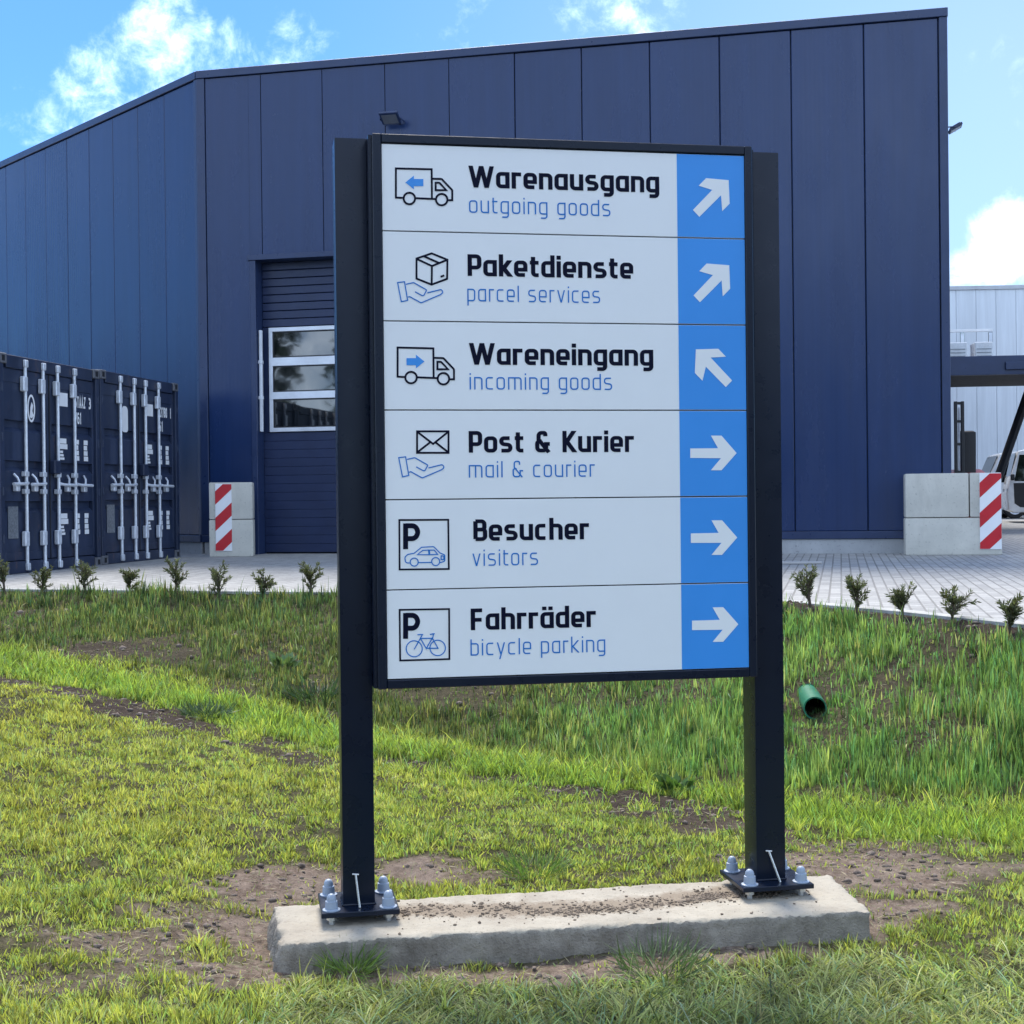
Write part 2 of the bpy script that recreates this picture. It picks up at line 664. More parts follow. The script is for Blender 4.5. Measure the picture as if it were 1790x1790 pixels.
def copy_tree(o, parent=None):
    c = o.copy()
    scene.collection.objects.link(c)
    c.parent = parent
    for ch in list(o.children):
        copy_tree(ch, c)
    return c


# ------------------------------------------------------------------ terrain


def pave_z(Y):
    return EYE - 0.80 + 0.0067 * (Y - 12.0)


EDGE = [(-60.0, 24.0), (-14.0, 16.3), (-5.10, 14.2), (-1.615, 13.17), (0.4, 12.55), (2.17, 11.57), (2.85, 10.43), (3.345, 9.36), (4.3, 7.3), (6.4, 4.9), (60.0, -8.0)]
EP = np.array(EDGE)


def edge_signed(P):
    """signed distance of (n,2) points to the paving edge, positive on the lawn side"""
    best = np.full(len(P), 1e9)
    sgn = np.ones(len(P))
    for a, b in zip(EP[:-1], EP[1:]):
        ab = b - a
        t = np.clip(((P - a) @ ab) / (ab @ ab), 0, 1)
        q = a + t[:, None] * ab
        d = np.hypot(*(P - q).T)
        s = np.sign(ab[0] * (P[:, 1] - a[1]) - ab[1] * (P[:, 0] - a[0]))
        upd = d < best - 1e-9
        best = np.where(upd, d, best)
        sgn = np.where(upd, np.where(s == 0, 1, s), sgn)
    return -best * sgn


ctrl = []
for px, py, Y in [(0, 1145, 11.6), (0, 1200, 10.2), (0, 1400, 6.95), (0, 1600, 5.25), (0, 1790, 4.25), (-400, 1300, 8.4), (-400, 1600, 5.3),
                  (300, 1195, 10.75), (300, 1300, 8.5), (300, 1500, 6.1), (300, 1700, 4.80), (600, 1275, 9.75), (600, 1360, 7.95),
                  (800, 1312, 9.15), (800, 1400, 7.55), (900, 1790, 4.42),
                  (1100, 1360, 8.35), (1100, 1450, 6.95), (1400, 1400, 7.75), (1400, 1480, 6.55), (1790, 1420, 7.0), (1790, 1520, 6.1), (1600, 1600, 5.52),
                  (1790, 1790, 4.38), (1400, 1790, 4.40), (600, 1790, 4.42)]:
    p = at(px, py, Y)
    ctrl.append((p.x, p.y, p.z))
for x, y in [(-0.7, 5.2), (0.2, 5.2), (1.3, 5.4), (0.2, 4.9), (0.3, 5.9), (-0.7, 5.8), (1.4, 5.9)]:
    ctrl.append((x, y, 0.0))
for (a, b) in zip(EDGE[1:-1], EDGE[2:-1]):
    for t in (0, 0.5):
        x, y = a[0] + (b[0] - a[0]) * t, a[1] + (b[1] - a[1]) * t
        ctrl.append((x, y, pave_z(y) - 0.06))
for x, y in [(-6, 2.5), (-2, 2), (2, 2), (6, 2.2), (-9, 5), (-9, 9)]:
    ctrl.append((x, y, 0.0 if x > -5 else 0.15))
ctrl = np.array(ctrl)


def tps_k(r2):
    return np.where(r2 > 1e-12, 0.5 * r2 * np.log(np.maximum(r2, 1e-12)), 0)


n_c = len(ctrl)
Kc = tps_k(((ctrl[:, None, :2] - ctrl[None, :, :2]) ** 2).sum(-1)) + np.eye(n_c) * 0.02
Pc = np.hstack([np.ones((n_c, 1)), ctrl[:, :2]])
Am = np.vstack([np.hstack([Kc, Pc]), np.hstack([Pc.T, np.zeros((3, 3))])])
W = np.linalg.solve(Am, np.concatenate([ctrl[:, 2], np.zeros(3)]))


def vnoise(P, s, seed=0):
    """cheap smooth value noise in the plane, -1..1"""
    Q = P * s + seed * 17.31
    i = np.floor(Q).astype(int)
    f = Q - i
    f = f * f * (3 - 2 * f)

    def h(ix, iy):
        n = (ix * 374761393 + iy * 668265263 + seed * 1442695041) & 0x7fffffff
        n = ((n ^ (n >> 13)) * 1274126177) & 0x7fffffff
        return (n & 0xffff) / 32767.5 - 1
    a, b = h(i[:, 0], i[:, 1]), h(i[:, 0] + 1, i[:, 1])
    c, d = h(i[:, 0], i[:, 1] + 1), h(i[:, 0] + 1, i[:, 1] + 1)
    return (a * (1 - f[:, 0]) + b * f[:, 0]) * (1 - f[:, 1]) + (c * (1 - f[:, 0]) + d * f[:, 0]) * f[:, 1]


def ground_z(P, rough=True):
    P = np.asarray(P, float)
    Q = np.stack([np.clip(P[:, 0], -8.5, 6.5), np.clip(P[:, 1], 2.2, 15)], 1)
    z = np.empty(len(Q))
    for i in range(0, len(Q), 40000):
        q = Q[i:i + 40000]
        z[i:i + 40000] = tps_k(((q[:, None] - ctrl[None, :, :2]) ** 2).sum(-1)) @ W[:n_c] + W[n_c] + q @ W[n_c + 1:]
    sd = edge_signed(P)
    under = pave_z(P[:, 1]) - 0.2
    t = np.clip(sd / 0.5, 0, 1)
    lip = pave_z(P[:, 1]) - 0.012
    z = np.where(sd > 0, lip * (1 - t) + z * t, under)
    if rough:
        amp = np.where(sd > 0.1, 1, 0)
        z = z + amp * 0.008 * (vnoise(P, 19, 7) + 0.7 * vnoise(P, 41, 8))
        z = z + amp * (0.035 * vnoise(P, 1.3, 1) + 0.022 * vnoise(P, 3.7, 2) + 0.010 * vnoise(P, 9, 3)) * np.clip(np.hypot(P[:, 0] - 0.3, (P[:, 1] - 5.3) * 1.5) / 2.2, 0.35, 1)
    return z


def hit(px, py):
    """where the photo's ray meets the lawn"""
    r = ray(px, py)
    Y = np.arange(3.0, 15, 0.03)
    P = np.stack([r.x * Y, Y], 1)
    z = ground_z(P, False)
    below = (EYE + r.z * Y) < z
    i = int(np.argmax(below)) if below.any() else len(Y) - 1
    return P[i, 0], P[i, 1], z[i]


# bare soil: (px, py, half length, half width, direction in the picture plane as ground heading)
soil_spots = []
for px, py, rx, ry, st in [(0, 1198, .5, .09, 1), (340, 1268, .3, .12, .9), (620, 1318, .35, .08, .8), (960, 1375, .35, .09, .8), (1150, 1410, .4, .12, 1), (70, 1203, .5, .10, 1), (150, 1220, .45, .12, 1), (230, 1242, .45, .13, 1), (290, 1255, .3, .13, .9), (445, 1300, .25, .2, .8),
                           (530, 1325, .25, .12, .7), (720, 1330, .4, .10, .8), (820, 1352, .4, .10, .8), (900, 1365, .3, .10, .7), (1010, 1385, .35, .10, .6), (1110, 1398, .4, .10, .9),
                           (1200, 1425, .4, .16, 1), (1250, 1445, .3, .14, .8), (450, 1560, .3, .16, 1), (520, 1540, .3, .12, 1), (720, 1525, .25, .10, 1), (830, 1540, .3, .06, .7),
                           (420, 1630, .25, .18, 1), (330, 1600, .2, .12, .7), (200, 1650, .25, .10, .7), (280, 1690, .2, .10, .6), (120, 1720, .2, .08, .5), (400, 1720, .2, .10, .8), (460, 1700, .25, .10, 1),
                           (1430, 1500, .35, .12, 1), (1520, 1520, .35, .18, 1), (1600, 1545, .4, .18, 1), (1560, 1590, .25, .10, 1), (1700, 1530, .25, .10, .7), (1480, 1475, .3, .10, .7), (1620, 1480, .3, .08, .6),
                           (520, 1700, .25, .09, 1), (700, 1705, .35, .10, 1), (900, 1700, .4, .09, .95), (1050, 1690, .4, .09, 1), (1250, 1665, .4, .10, 1), (1400, 1640, .3, .09, 1), (1510, 1610, .2, .10, 1),
                           (180, 1140, .5, .25, .8), (90, 1075, .4, .15, .6), (430, 1205, .3, .25, .5), (560, 1205, .3, .2, .6), (300, 1120, .5, .2, .5), (260, 1150, .4, .2, .6), (480, 1150, .4, .2, .4),
                           (1390, 1225, .3, .15, .6), (1540, 1210, .3, .2, .5), (1650, 1130, .3, .2, .5), (1480, 1290, .3, .2, .5), (1620, 1300, .3, .2, .4), (1480, 1170, .3, .2, .4), (800, 1215, .5, .3, .4),
                           (1000, 1210, .4, .3, .4), (1180, 1215, .4, .3, .4)]:
    x, y, z = hit(px, py)
    soil_spots.append((x, y, rx, ry, st))


def damp_mask(P):
    return np.clip((P[:, 1] - 6.3) / 1.0, 0, 1)


PIPE_Y = hit(1425, 1238)[1] - 0.22


def soil_mask(P):
    s = np.zeros(len(P))
    wob = 0.42 * vnoise(P, 5, 5) + 0.35 * vnoise(P, 13, 6) + 0.25 * vnoise(P, 31, 9)
    for x, y, rx, ry, st in soil_spots:
        dx, dy = P[:, 0] - x, P[:, 1] - y
        a = -0.25 if y > 6.5 else 0.17
        u, v = dx * math.cos(a) + dy * math.sin(a), -dx * math.sin(a) + dy * math.cos(a)
        d = np.sqrt((u / rx) ** 2 + (v / (ry * 1.5)) ** 2) + wob
        s = np.maximum(s, st * np.clip((1.15 - d) / 0.45, 0, 1))
    sd = edge_signed(P)
    s = np.maximum(s, np.clip((np.where(P[:, 0] > 1, 0.34, 0.2) - sd + 0.12 * wob) / 0.15, 0, 1))
    return s


dx = 0.04
gx = np.concatenate([[-160, -80, -40, -20, -12], np.arange(-8.6, 6.6, dx), [10, 20, 40, 80, 160]])
gy = np.concatenate([[-120, -60, -30, -12, -4, 0.0, 1.2], np.arange(2.2, 15.2, dx), [17, 20, 26, 40, 90, 200]])
GX, GY = np.meshgrid(gx, gy)
P2 = np.stack([GX.ravel(), GY.ravel()], 1)
gz = ground_z(P2)
far = (np.abs(P2[:, 0]) > 12) & (edge_signed(P2) > 0.5)
idx = np.arange(len(P2)).reshape(GX.shape)
quads = np.stack([idx[:-1, :-1], idx[:-1, 1:], idx[1:, 1:], idx[1:, :-1]], -1).reshape(-1, 4)
ground = mesh_np('ground', np.column_stack([P2, gz]), [quads], [GROUND], attrs={'soil': np.clip(soil_mask(P2), 0, 1), 'damp': damp_mask(P2)}, smooth=True)
tag(ground, kind='structure')

# paving sheet, its kerb
bmv, bmf = [], []
for (x, y) in EDGE:
    bmv.append((x, y, pave_z(y)))
for (x, y) in EDGE:
    X = x * 2.2
    bmv.append((X, 170.0, pave_z(170)))
n = len(EDGE)
bmf = np.array([[i, i + 1, n + i + 1, n + i] for i in range(n - 1)])
pav = mesh_np('pavement', np.array(bmv), [bmf], [PAVING])
tag(pav, kind='structure')
mb = MB()
k = mb.mi(KERBC)
prof = [(-0.02, -0.25), (-0.02, 0.004), (0.0, 0.010), (0.05, 0.010), (0.07, 0.0), (0.07, -0.25)]
rings = []
for i in range(1, len(EDGE) - 1):
    p = Vector((EDGE[i][0], EDGE[i][1]))
    d = (Vector(EDGE[i + 1]) - Vector(EDGE[i - 1])).normalized()
    nrm = Vector((d.y, -d.x))    # to the lawn side
    rings.append([mb.bm.verts.new((p.x + nrm.x * a, p.y + nrm.y * a, pave_z(p.y) + b)) for a, b in prof])
for A, B in zip(rings, rings[1:]):
    for j in range(len(prof) - 1):
        mb.bm.faces.new((A[j], A[j + 1], B[j + 1], B[j])).material_index = k
kerb = mb.build('kerb')
tag(kerb, kind='structure')

# ------------------------------------------------------------------ main building
BZ = EYE - 0.73
BROT = math.atan2(-0.2240, 0.9746)
bld = thing('warehouse', 'large anthracite metal-clad warehouse hall with a glazed roller door, behind the sign', 'warehouse', (-4.817, 22.247, BZ), BROT)
TOP = 7.50
FL = 11.15
OX0, OX1, OZ = 0.936, 4.45, 4.52
seams = [0.13] + [1.05 + i for i in range(10)] + [FL - 0.10]
mb = MB()
ZB = 0.30
prs = random.Random(3)


def true_up(x, amp):
    return Matrix.Translation((x, 0, 0)) @ Matrix.Rotation(prs.uniform(-amp, amp), 4, 'Z') @ Matrix.Translation((-x, 0, 0))


for x0, x1 in zip(seams, seams[1:]):
    a, b = x0 + 0.006, x1 - 0.006
    MT = true_up((a + b) / 2, 0.006)
    if b <= OX0 - 0.09 or a >= OX1 + 0.09:
        mb.box(a, b, 0, 0.08, ZB, TOP - 0.13, FACADE, 0.008, MT)
    else:
        mb.box(max(a, OX0 - 0.089), b, 0, 0.08, OZ + 0.09, TOP - 0.13, FACADE, 0.001)
        if a < OX0 - 0.09:
            mb.box(a, OX0 - 0.09, 0, 0.08, ZB, TOP - 0.13, FACADE, 0.001)
        if b > OX1 + 0.09:
            mb.box(OX1 + 0.09, b, 0, 0.08, ZB, OZ + 0.084, FACADE, 0.004)
mb.box(0.02, OX0 - 0.02, 0.03, 0.3, 0.02, TOP - 0.05, GAP)
mb.box(OX1 + 0.02, FL - 0.02, 0.03, 0.3, 0.02, TOP - 0.05, GAP)
mb.box(OX0 - 0.01, OX1 + 0.01, 0.031, 0.299, OZ + 0.02, TOP - 0.051, GAP)
mb.build('front_wall', bld)

LA = math.atan2(0.744, -0.667) - BROT
ML = Matrix.Rotation(LA, 4, 'Z')     # local x runs along the left wall away from the corner; its outer side is +y
mb = MB()
ls = [0.10] + [1.06 + 0.9 * i for i in range(18)]
for x0, x1 in zip(ls, ls[1:]):
    mb.box(x0 + 0.006, x1 - 0.006, -0.08, 0.0, ZB, TOP - 0.13, FACADE_L, 0.008, ML @ true_up((x0 + x1) / 2, 0.008))
mb.box(0.02, ls[-1], -0.30, -0.03, 0.02, TOP - 0.05, GAP, 0, ML)
mb.build('left_wall', bld)
LEN = ls[-1]
lx, ly = math.cos(LA) * LEN, math.sin(LA) * LEN
mb = MB()
for i in range(30):
    mb.box(FL - 0.08, FL, 0.10 + i, 1.088 + i, ZB, TOP - 0.13, FACADE, 0.006)
mb.box(FL - 0.3, FL - 0.03, 0.31, 30.0, 0.02, TOP - 0.05, GAP)
mb.build('side_wall', bld)
mb = MB()
kk = mb.mi(ROOFM)
vs = [mb.bm.verts.new(v) for v in [(0.05, 0.05, TOP - 0.06), (FL - 0.05, 0.05, TOP - 0.06), (FL - 0.05, 30, TOP - 0.06), (lx, 30, TOP - 0.06), (lx + 0.1, ly, TOP - 0.06)]]
mb.bm.faces.new(vs).material_index = kk
mb.build('roof', bld)
mb = MB()
mb.box(-0.01, FL + 0.03, -0.035, 0.32, TOP - 0.12, TOP, TRIM, 0.006)
mb.box(FL - 0.30, FL + 0.03, 0.322, 30.0, TOP - 0.12, TOP, TRIM, 0.006)
mb.box(0.012, LEN, -0.32, 0.035, TOP - 0.121, TOP - 0.001, TRIM, 0.006, ML)
mb.build('coping', bld)
mb = MB()
mb.box(-0.012, 0.122, -0.018, 0.05, ZB, TOP - 0.122, TRIM, 0.006)
mb.box(0.010, 0.092, -0.05, 0.018, ZB, TOP - 0.122, TRIM, 0.006, ML)
mb.build('corner_trim', bld)
mb = MB()
mb.box(FL - 0.092, FL + 0.022, -0.016, 0.09, ZB, TOP - 0.122, TRIM, 0.006)
mb.build('corner_trim', bld)
mb = MB()
mb.box(0.0, OX0 - 0.10, -0.03, 0.05, ZB - 0.11, ZB - 0.003, TRIM, 0.004)
mb.box(OX1 + 0.10, FL + 0.02, -0.03, 0.05, ZB - 0.11, ZB - 0.003, TRIM, 0.004)
mb.box(0.02, LEN, -0.05, 0.03, ZB - 0.111, ZB - 0.004, TRIM, 0.004, ML)
mb.build('base_flashing', bld)
mb = MB()
mb.box(0.03, OX0 - 0.10, -0.005, 0.2, -0.3, ZB - 0.112, PLINTHC, 0.006)
mb.box(OX1 + 0.10, FL, -0.005, 0.2, -0.3, ZB - 0.112, PLINTHC, 0.006)
mb.box(0.03, LEN, -0.2, 0.005, -0.3, ZB - 0.113, PLINTHC, 0.006, ML)
mb.build('plinth', bld)
mb = MB()
mb.box(OX0 - 0.088, OX0, -0.02, 0.30, -0.05, OZ, TRIM, 0.005)
mb.build('door_jamb', bld)
mb = MB()
mb.box(OX1, OX1 + 0.088, -0.02, 0.30, -0.05, OZ, TRIM, 0.005)
mb.build('door_jamb', bld)
mb = MB()
mb.box(OX0 - 0.12, OX1 + 0.12, -0.035, 0.30, OZ + 0.002, OZ + 0.088, TRIM, 0.005)
mb.build('door_lintel', bld)
# roller door: ribbed leaf, three glazed sections
DY = 0.24
mb = MB()


def bz(py):
    return (885.5 - py) / 2500 * 22.2 + 0.73


wz0, wz1 = bz(755), bz(573)
zz = wz1 + 0.01
nrib = 8
rh = (OZ - zz) / nrib
for i in range(nrib):
    mb.box(OX0 + 0.004, OX1 - 0.004, DY, DY + 0.05, zz + rh * i + 0.006, zz + rh * (i + 1) - 0.004, DOORM, 0.006)
zz = 0.02
nrib = 14
rh = (wz0 - 0.01 - zz) / nrib
for i in range(nrib):
    mb.box(OX0 + 0.004, OX1 - 0.004, DY, DY + 0.05, zz + rh * i + 0.0015, zz + rh * (i + 1) - 0.0015, DOORM, 0.003)
mb.box(OX0 + 0.002, OX1 - 0.002, DY + 0.052, DY + 0.09, 0.0, wz0, GAP)
mb.box(OX0 + 0.002, OX1 - 0.002, DY + 0.052, DY + 0.09, wz1, OZ, GAP)
mb.box(OX0 + 0.0021, OX1 - 0.0021, DY + 0.06, DY + 0.089, wz0 + 0.001, wz1 - 0.001, GAP)
mb.box(OX0 + 0.004, OX0 + 0.106, DY, DY + 0.05, wz0 - 0.008, wz1 + 0.008, DOORM, 0.003)
mb.box(OX1 - 0.058, OX1 - 0.004, DY, DY + 0.05, wz0 - 0.008, wz1 + 0.008, DOORM, 0.003)
door = mb.build('roller_door', bld)
mb = MB()
mb.box(OX0 + 0.015, OX0 + 0.06, 0.05, 0.10, wz0, wz1 - 0.05, ALU, 0.004)
for z in (wz0 + 0.5, wz0 + 1.05):
    mb.box(OX0 + 0.001, OX0 + 0.068, 0.045, 0.102, z, z + 0.05, ALU, 0.003)
mb.build('guide_rail', door)
rows_px = [(580, 625), (640, 685), (698, 748)]
bars = [bz(755), bz(748), bz(698), bz(685.5), bz(640), bz(625.5), bz(580), bz(573)]
fx0 = OX0 + 0.11
pitch = 1.115
mb = MB()
for a, b in ((0, 1), (2, 3), (4, 5), (6, 7)):
    mb.box(fx0, OX1 - 0.06, DY - 0.03, DY + 0.03, bars[a], bars[b], ALU, 0.004)
for c in range(4):
    x = fx0 + pitch * c
    w = 0.06
    if c == 3:
        x = OX1 - 0.06 - 0.06
    for a, b in ((1, 2), (3, 4), (5, 6)):
        mb.box(x, x + w, DY - 0.028, DY + 0.03, bars[a], bars[b], ALU, 0.003)
mb.build('window_frame', door)
for a, b in ((1, 2), (3, 4), (5, 6)):
    for c in range(3):
        x0 = fx0 + pitch * c + 0.06
        x1 = fx0 + pitch * (c + 1) if c < 2 else OX1 - 0.12
        mb = MB()
        mb.box(x0 + 0.02, x1 - 0.02, DY - 0.004, DY + 0.008, bars[a] + 0.02, bars[b] - 0.02, GLASS)
        mb.build('pane', door)
        mb = MB()
        for (p0, p1, q0, q1) in ((x0, x1, bars[a], bars[a] + 0.02), (x0, x1, bars[b] - 0.02, bars[b]), (x0, x0 + 0.02, bars[a] + 0.02, bars[b] - 0.02), (x1 - 0.02, x1, bars[a] + 0.02, bars[b] - 0.02)):
            mb.box(p0, p1, DY - 0.012, DY + 0.012, q0, q1, DARK)
        mb.build('gasket', door)


# floodlights on the facade
def floodlight(label, loc, rz):
    t = thing('floodlight', label, 'floodlight', loc, rz, 'floodlights on the warehouse')
    M = Matrix.Translation((0, -0.30, 0.06)) @ Matrix.Rotation(R(-28), 4, 'X')
    mb = MB()
    mb.box(-0.19, 0.19, -0.16, 0.16, -0.03, 0.03, TRIM, 0.012, M)
    for i in range(9):
        mb.box(-0.16 + i * 0.04 - 0.005, -0.16 + i * 0.04 + 0.005, -0.12, 0.12, 0.03, 0.048, TRIM, 0, M)
    mb.build('housing', t)
    mb = MB()
    mb.box(-0.15, 0.15, -0.11, 0.13, -0.036, -0.0305, LENS, 0.002, M)
    mb.build('lens', t)
    mb = MB()
    for s in (-1, 1):
        mb.box(s * 0.205 - 0.006, s * 0.205 + 0.006, -0.32, 0.0, 0.03, 0.06, TRIM, 0.002)
    mb.box(-0.21, 0.21, -0.008, 0.0, 0.0, 0.09, TRIM, 0.002)
    mb.tube([(0.12, -0.01, 0.02), (0.14, -0.06, -0.02), (0.10, -0.16, 0.0)], 0.008, DARK, 6)
    mb.build('bracket', t)
    return t


def on_front(px, py):
    """point of the facade plane met by a photo ray"""
    r = ray(px, py)
    c, s = math.cos(BROT), math.sin(BROT)
    nx, ny = -s, c
    d = (-4.817) * nx + 22.247 * ny
    t = d / (r.x * nx + r.y * ny)
    return Vector((r.x * t, t, EYE + r.z * t))


p = on_front(690, 218)
fl1 = floodlight('flat grey floodlight on the facade just above the sign, over the roller door', (p.x, p.y, p.z), BROT)
fl1.scale = (0.76, 0.76, 0.76)
# on the side wall: 0.4 m behind the front corner
c, s = math.cos(BROT), math.sin(BROT)
q = Vector((-4.817 + c * FL - s * 0.9, 22.247 + s * FL + c * 0.9))
p = at(1660, 230, q.y)
fl2 = floodlight('grey floodlight sticking out past the right edge of the hall against the sky', (q.x, q.y, p.z), BROT + R(90))
fl2.scale = (0.62, 0.62, 0.62)

# ------------------------------------------------------------------ white hall behind, canopy, roof units
wh = thing('white_hall', 'pale grey flat-roofed hall with vertical panels at the far right edge', 'hall', (8.0, 50.0, 0.9), R(-3))
mb = MB()
WHM = facade_mat('pale_sheet', (0.62, 0.66, 0.70), 0.5)
H2 = (873 - 504) / 2500 * 50 + (EYE - 0.9)
for i in range(34):
    mb.box(i * 0.68 + 0.005, i * 0.68 + 0.675, 0, 0.1, 0.0, H2 - 0.14, WHM, 0.006)
mb.box(0.0, 34 * 0.68, 0.04, 14, -0.3, H2 - 0.1, mat('pale_joint', (0.3, 0.32, 0.34), 0.7))
mb.build('wall', wh)
mb = MB()
mb.box(-0.05, 34 * 0.68 + 0.05, -0.05, 14.1, H2 - 0.14, H2, mat('pale_coping', (0.45, 0.47, 0.5), 0.5), 0.01)
mb.build('coping', wh)

CA = R(-6)
cz = 2.60 + EYE
can = thing('canopy', 'dark flat canopy over the loading yard with a slanting brace, beside the warehouse', 'canopy', (8.45, 30.2, cz), CA)
mb = MB()
mb.box(0, 9, 0.0, 0.10, 0.0, 0.40, TRIM, 0.01)
mb.build('fascia', can)
mb = MB()
mb.box(0.02, 9, 0.102, 4.0, 0.06, 0.36, CONTG)
mb.build('deck', can)
mb = MB()
mb.box(1.93, 2.6, -0.06, -0.002, 0.10, 0.26, TRIM, 0.008)
mb.build('cable_box', can)
mb = MB()
a = at(1740, 850, 33.0)
b = at(1803, 655, 33.0)
loc = Vector((8.45, 30.2, cz))
Minv = (Matrix.Translation(loc) @ Matrix.Rotation(CA, 4, 'Z')).inverted()
a = Minv @ a
b = Minv @ b
b.z = 0.06
d = (b - a)
foot = a + d * ((-cz + 0.95 - a.z) / d.z)
mb.tube([foot, b], [0.10, 0.10], CONTG, 8)
mb.build('brace', can)
mb = MB()
mb.box(7.0, 7.2, 0.5, 0.7, -cz + 0.9, 0.06, TRIM, 0.01)
mb.build('column', can)
pz = cz + 0.36


def roof_unit(label, px0, px1, pyt, Y):
    p0, p1 = at(px0, pyt, Y), at(px1, pyt, Y)
    t = thing('roof_unit', label, 'roof unit', ((p0.x + p1.x) / 2, Y, pz), CA, 'pale units on the canopy roof')
    w = (p1.x - p0.x) / 2
    h = p0.z - pz
    mb = MB()
    mb.box(-w, w, -0.15, 0.35, 0.06, h, VANW, 0.015)
    mb.build('casing', t)
    for s in (-0.8, 0.8):
        mb = MB()
        mb.box(s * w - 0.03, s * w + 0.03, -0.12, 0.32, 0.0, 0.058, GALV)
        mb.build('foot', t)
    mb = MB()
    for i in range(5):
        mb.box(-w * 0.8, w * 0.8, -0.165, -0.151, 0.12 + i * (h - 0.2) / 5, 0.13 + i * (h - 0.2) / 5, PLATE)
    mb.build('grille', t)


roof_unit('narrow pale unit on the canopy roof, touching the warehouse edge', 1652, 1688, 600, 32.6)
roof_unit('wide pale unit on the canopy roof, right of the narrow one', 1702, 1733, 599, 32.6)
a, b = at(1655, 579, 33.2), at(1733, 578, 33.2)
rail = thing('roof_rail', 'white horizontal bar on short posts standing on the canopy roof', 'rail', (a.x, a.y, pz), CA)
L = b.x - a.x
hz = a.z - pz
mb = MB()
mb.box(0, L, -0.03, 0.03, hz - 0.03, hz + 0.03, VANW, 0.006)
mb.build('bar', rail)
for x, m in ((0.34, GREENP), (L - 0.06, DARK)):
    mb = MB()
    mb.box(x - 0.025, x + 0.025, -0.02, 0.02, 0, hz - 0.031, GALV)
    mb.box(x - 0.05, x + 0.05, -0.05, -0.021, hz - 0.36, hz - 0.05, m, 0.008)
    mb.build('post', rail)


# ------------------------------------------------------------------ vehicles in the yard
def wheel(parent, x, y, z, r=0.32, w=0.2):
    M = Matrix.Translation((x, y, z)) @ Matrix.Rotation(R(90), 4, 'X')
    mb = MB()
    mb.lathe([(r * 0.62, -w / 2), (r * 0.94, -w / 2), (r, -w / 2 + 0.03), (r, w / 2 - 0.03), (r * 0.94, w / 2), (r * 0.62, w / 2)], TYRE, seg=28, M=M)
    wo = mb.build('wheel', parent)
    mb = MB()
    mb.lathe([(0, 0.03 - w / 2), (r * 0.2, 0.02 - w / 2), (r * 0.55, 0.05 - w / 2), (r * 0.63, -w / 2 + 0.005), (r * 0.63, w / 2)], GALV, seg=28, M=M @ Matrix.Rotation(R(180), 4, 'X'))
    mb.build('rim', wo)
    return wo


def van(name, label, loc, rz, body_m, door_m, L=4.6, H=1.9, Wd=1.85, hood=0.9, rake=0.65):
    t = thing(name, label, 'van', loc, rz)
    a, b = hood, hood + rake
    prof = [(0.06, 0.32), (0.02, 0.75), (0.06, 1.0), (a, 1.10), (b, H - 0.06), (b + 0.25, H), (L - 0.35, H), (L - 0.12, H - 0.10), (L - 0.02, 1.05), (L, 0.35), (L - 0.15, 0.26), (0.2, 0.26)]
    mb = MB()
    mb.prism(prof, -Wd / 2, Wd / 2, body_m, bev=0.07)
    mb.build('body', t)
    f0, f1 = b + 0.0, b + 1.0
    for s in (-1, 1):
        yo = s * (Wd / 2 + 0.004)
        y0, y1 = sorted((yo, yo - s * 0.02))
        mb = MB()
        mb.prism([(a + 0.12, 1.08), (b + 0.03, H - 0.16), (f1, H - 0.13), (f1, 1.06)], y0, y1, GLASS)
        mb.build('window', t)
        mb = MB()
        mb.prism([(f1 + 0.08, 1.06), (f1 + 0.08, H - 0.13), (f1 + 0.95, H - 0.13), (f1 + 0.95, 1.06)], y0, y1, GLASS)
        mb.build('window', t)
        mb = MB()
        mb.prism([(f1 + 1.05, 1.06), (f1 + 1.05, H - 0.14), (L - 0.35, H - 0.17), (L - 0.25, 1.08)], y0, y1, GLASS)
        mb.build('window', t)
        yd = s * (Wd / 2 + 0.006)
        y0, y1 = sorted((yd, yd - s * 0.03))
        mb = MB()
        mb.prism([(a + 0.12, 0.50), (a + 0.10, 1.03), (f1 + 0.04, 1.03), (f1 + 0.04, 0.40), (a + 0.26, 0.40)], y0, y1, door_m)
        mb.build('door', t)
        mb = MB()
        mb.box(f1 - 0.2, f1 - 0.04, *sorted((yd, yd + s * 0.03)), 0.88, 0.915, GALV, 0.006)
        mb.build('handle', t)
        mb = MB()
        mb.box(a + 0.02, a + 0.12, *sorted((s * (Wd / 2 + 0.03), s * (Wd / 2 + 0.17))), 1.10, 1.26, DARK, 0.02)
        mb.build('mirror', t)
        mb = MB()
        mb.box(0.03, 0.14, *sorted((s * (Wd / 2 - 0.05), s * (Wd / 2 - 0.4))), 0.70, 0.90, LENS, 0.02)
        mb.build('headlight', t)
        for x in (0.85, L - 0.85):
            wheel(t, x, s * (Wd / 2 - 0.09), 0.32)
    mb = MB()
    dx_, dz_ = rake, H - 1.16
    mb.prism([(a + 0.05, 1.16), (b - 0.03, H - 0.11), (b - 0.045, H - 0.11), (a + 0.035, 1.16)], -Wd / 2 + 0.14, Wd / 2 - 0.14, GLASS, Matrix.Translation((-0.012, 0, 0.006)))
    mb.build('windscreen', t)
    return t


def yard_z(Y):
    return pave_z(Y)


p = at(1752, 900, 37.5)
van('parked_van', 'pale van with a dark front door, cut off by the right picture edge', (p.x + 0.25, 38.1, yard_z(37.5)), R(-15), VANW, DARK, H=1.92, hood=0.08, rake=0.22)
p = at(1709, 890, 42.5)
van('parked_van', 'silver van parked farther back, seen over the concrete blocks', (p.x + 0.35, 43.4, yard_z(42.5)), R(-8), SILVER, SILVER, H=1.98, hood=0.06, rake=0.38)

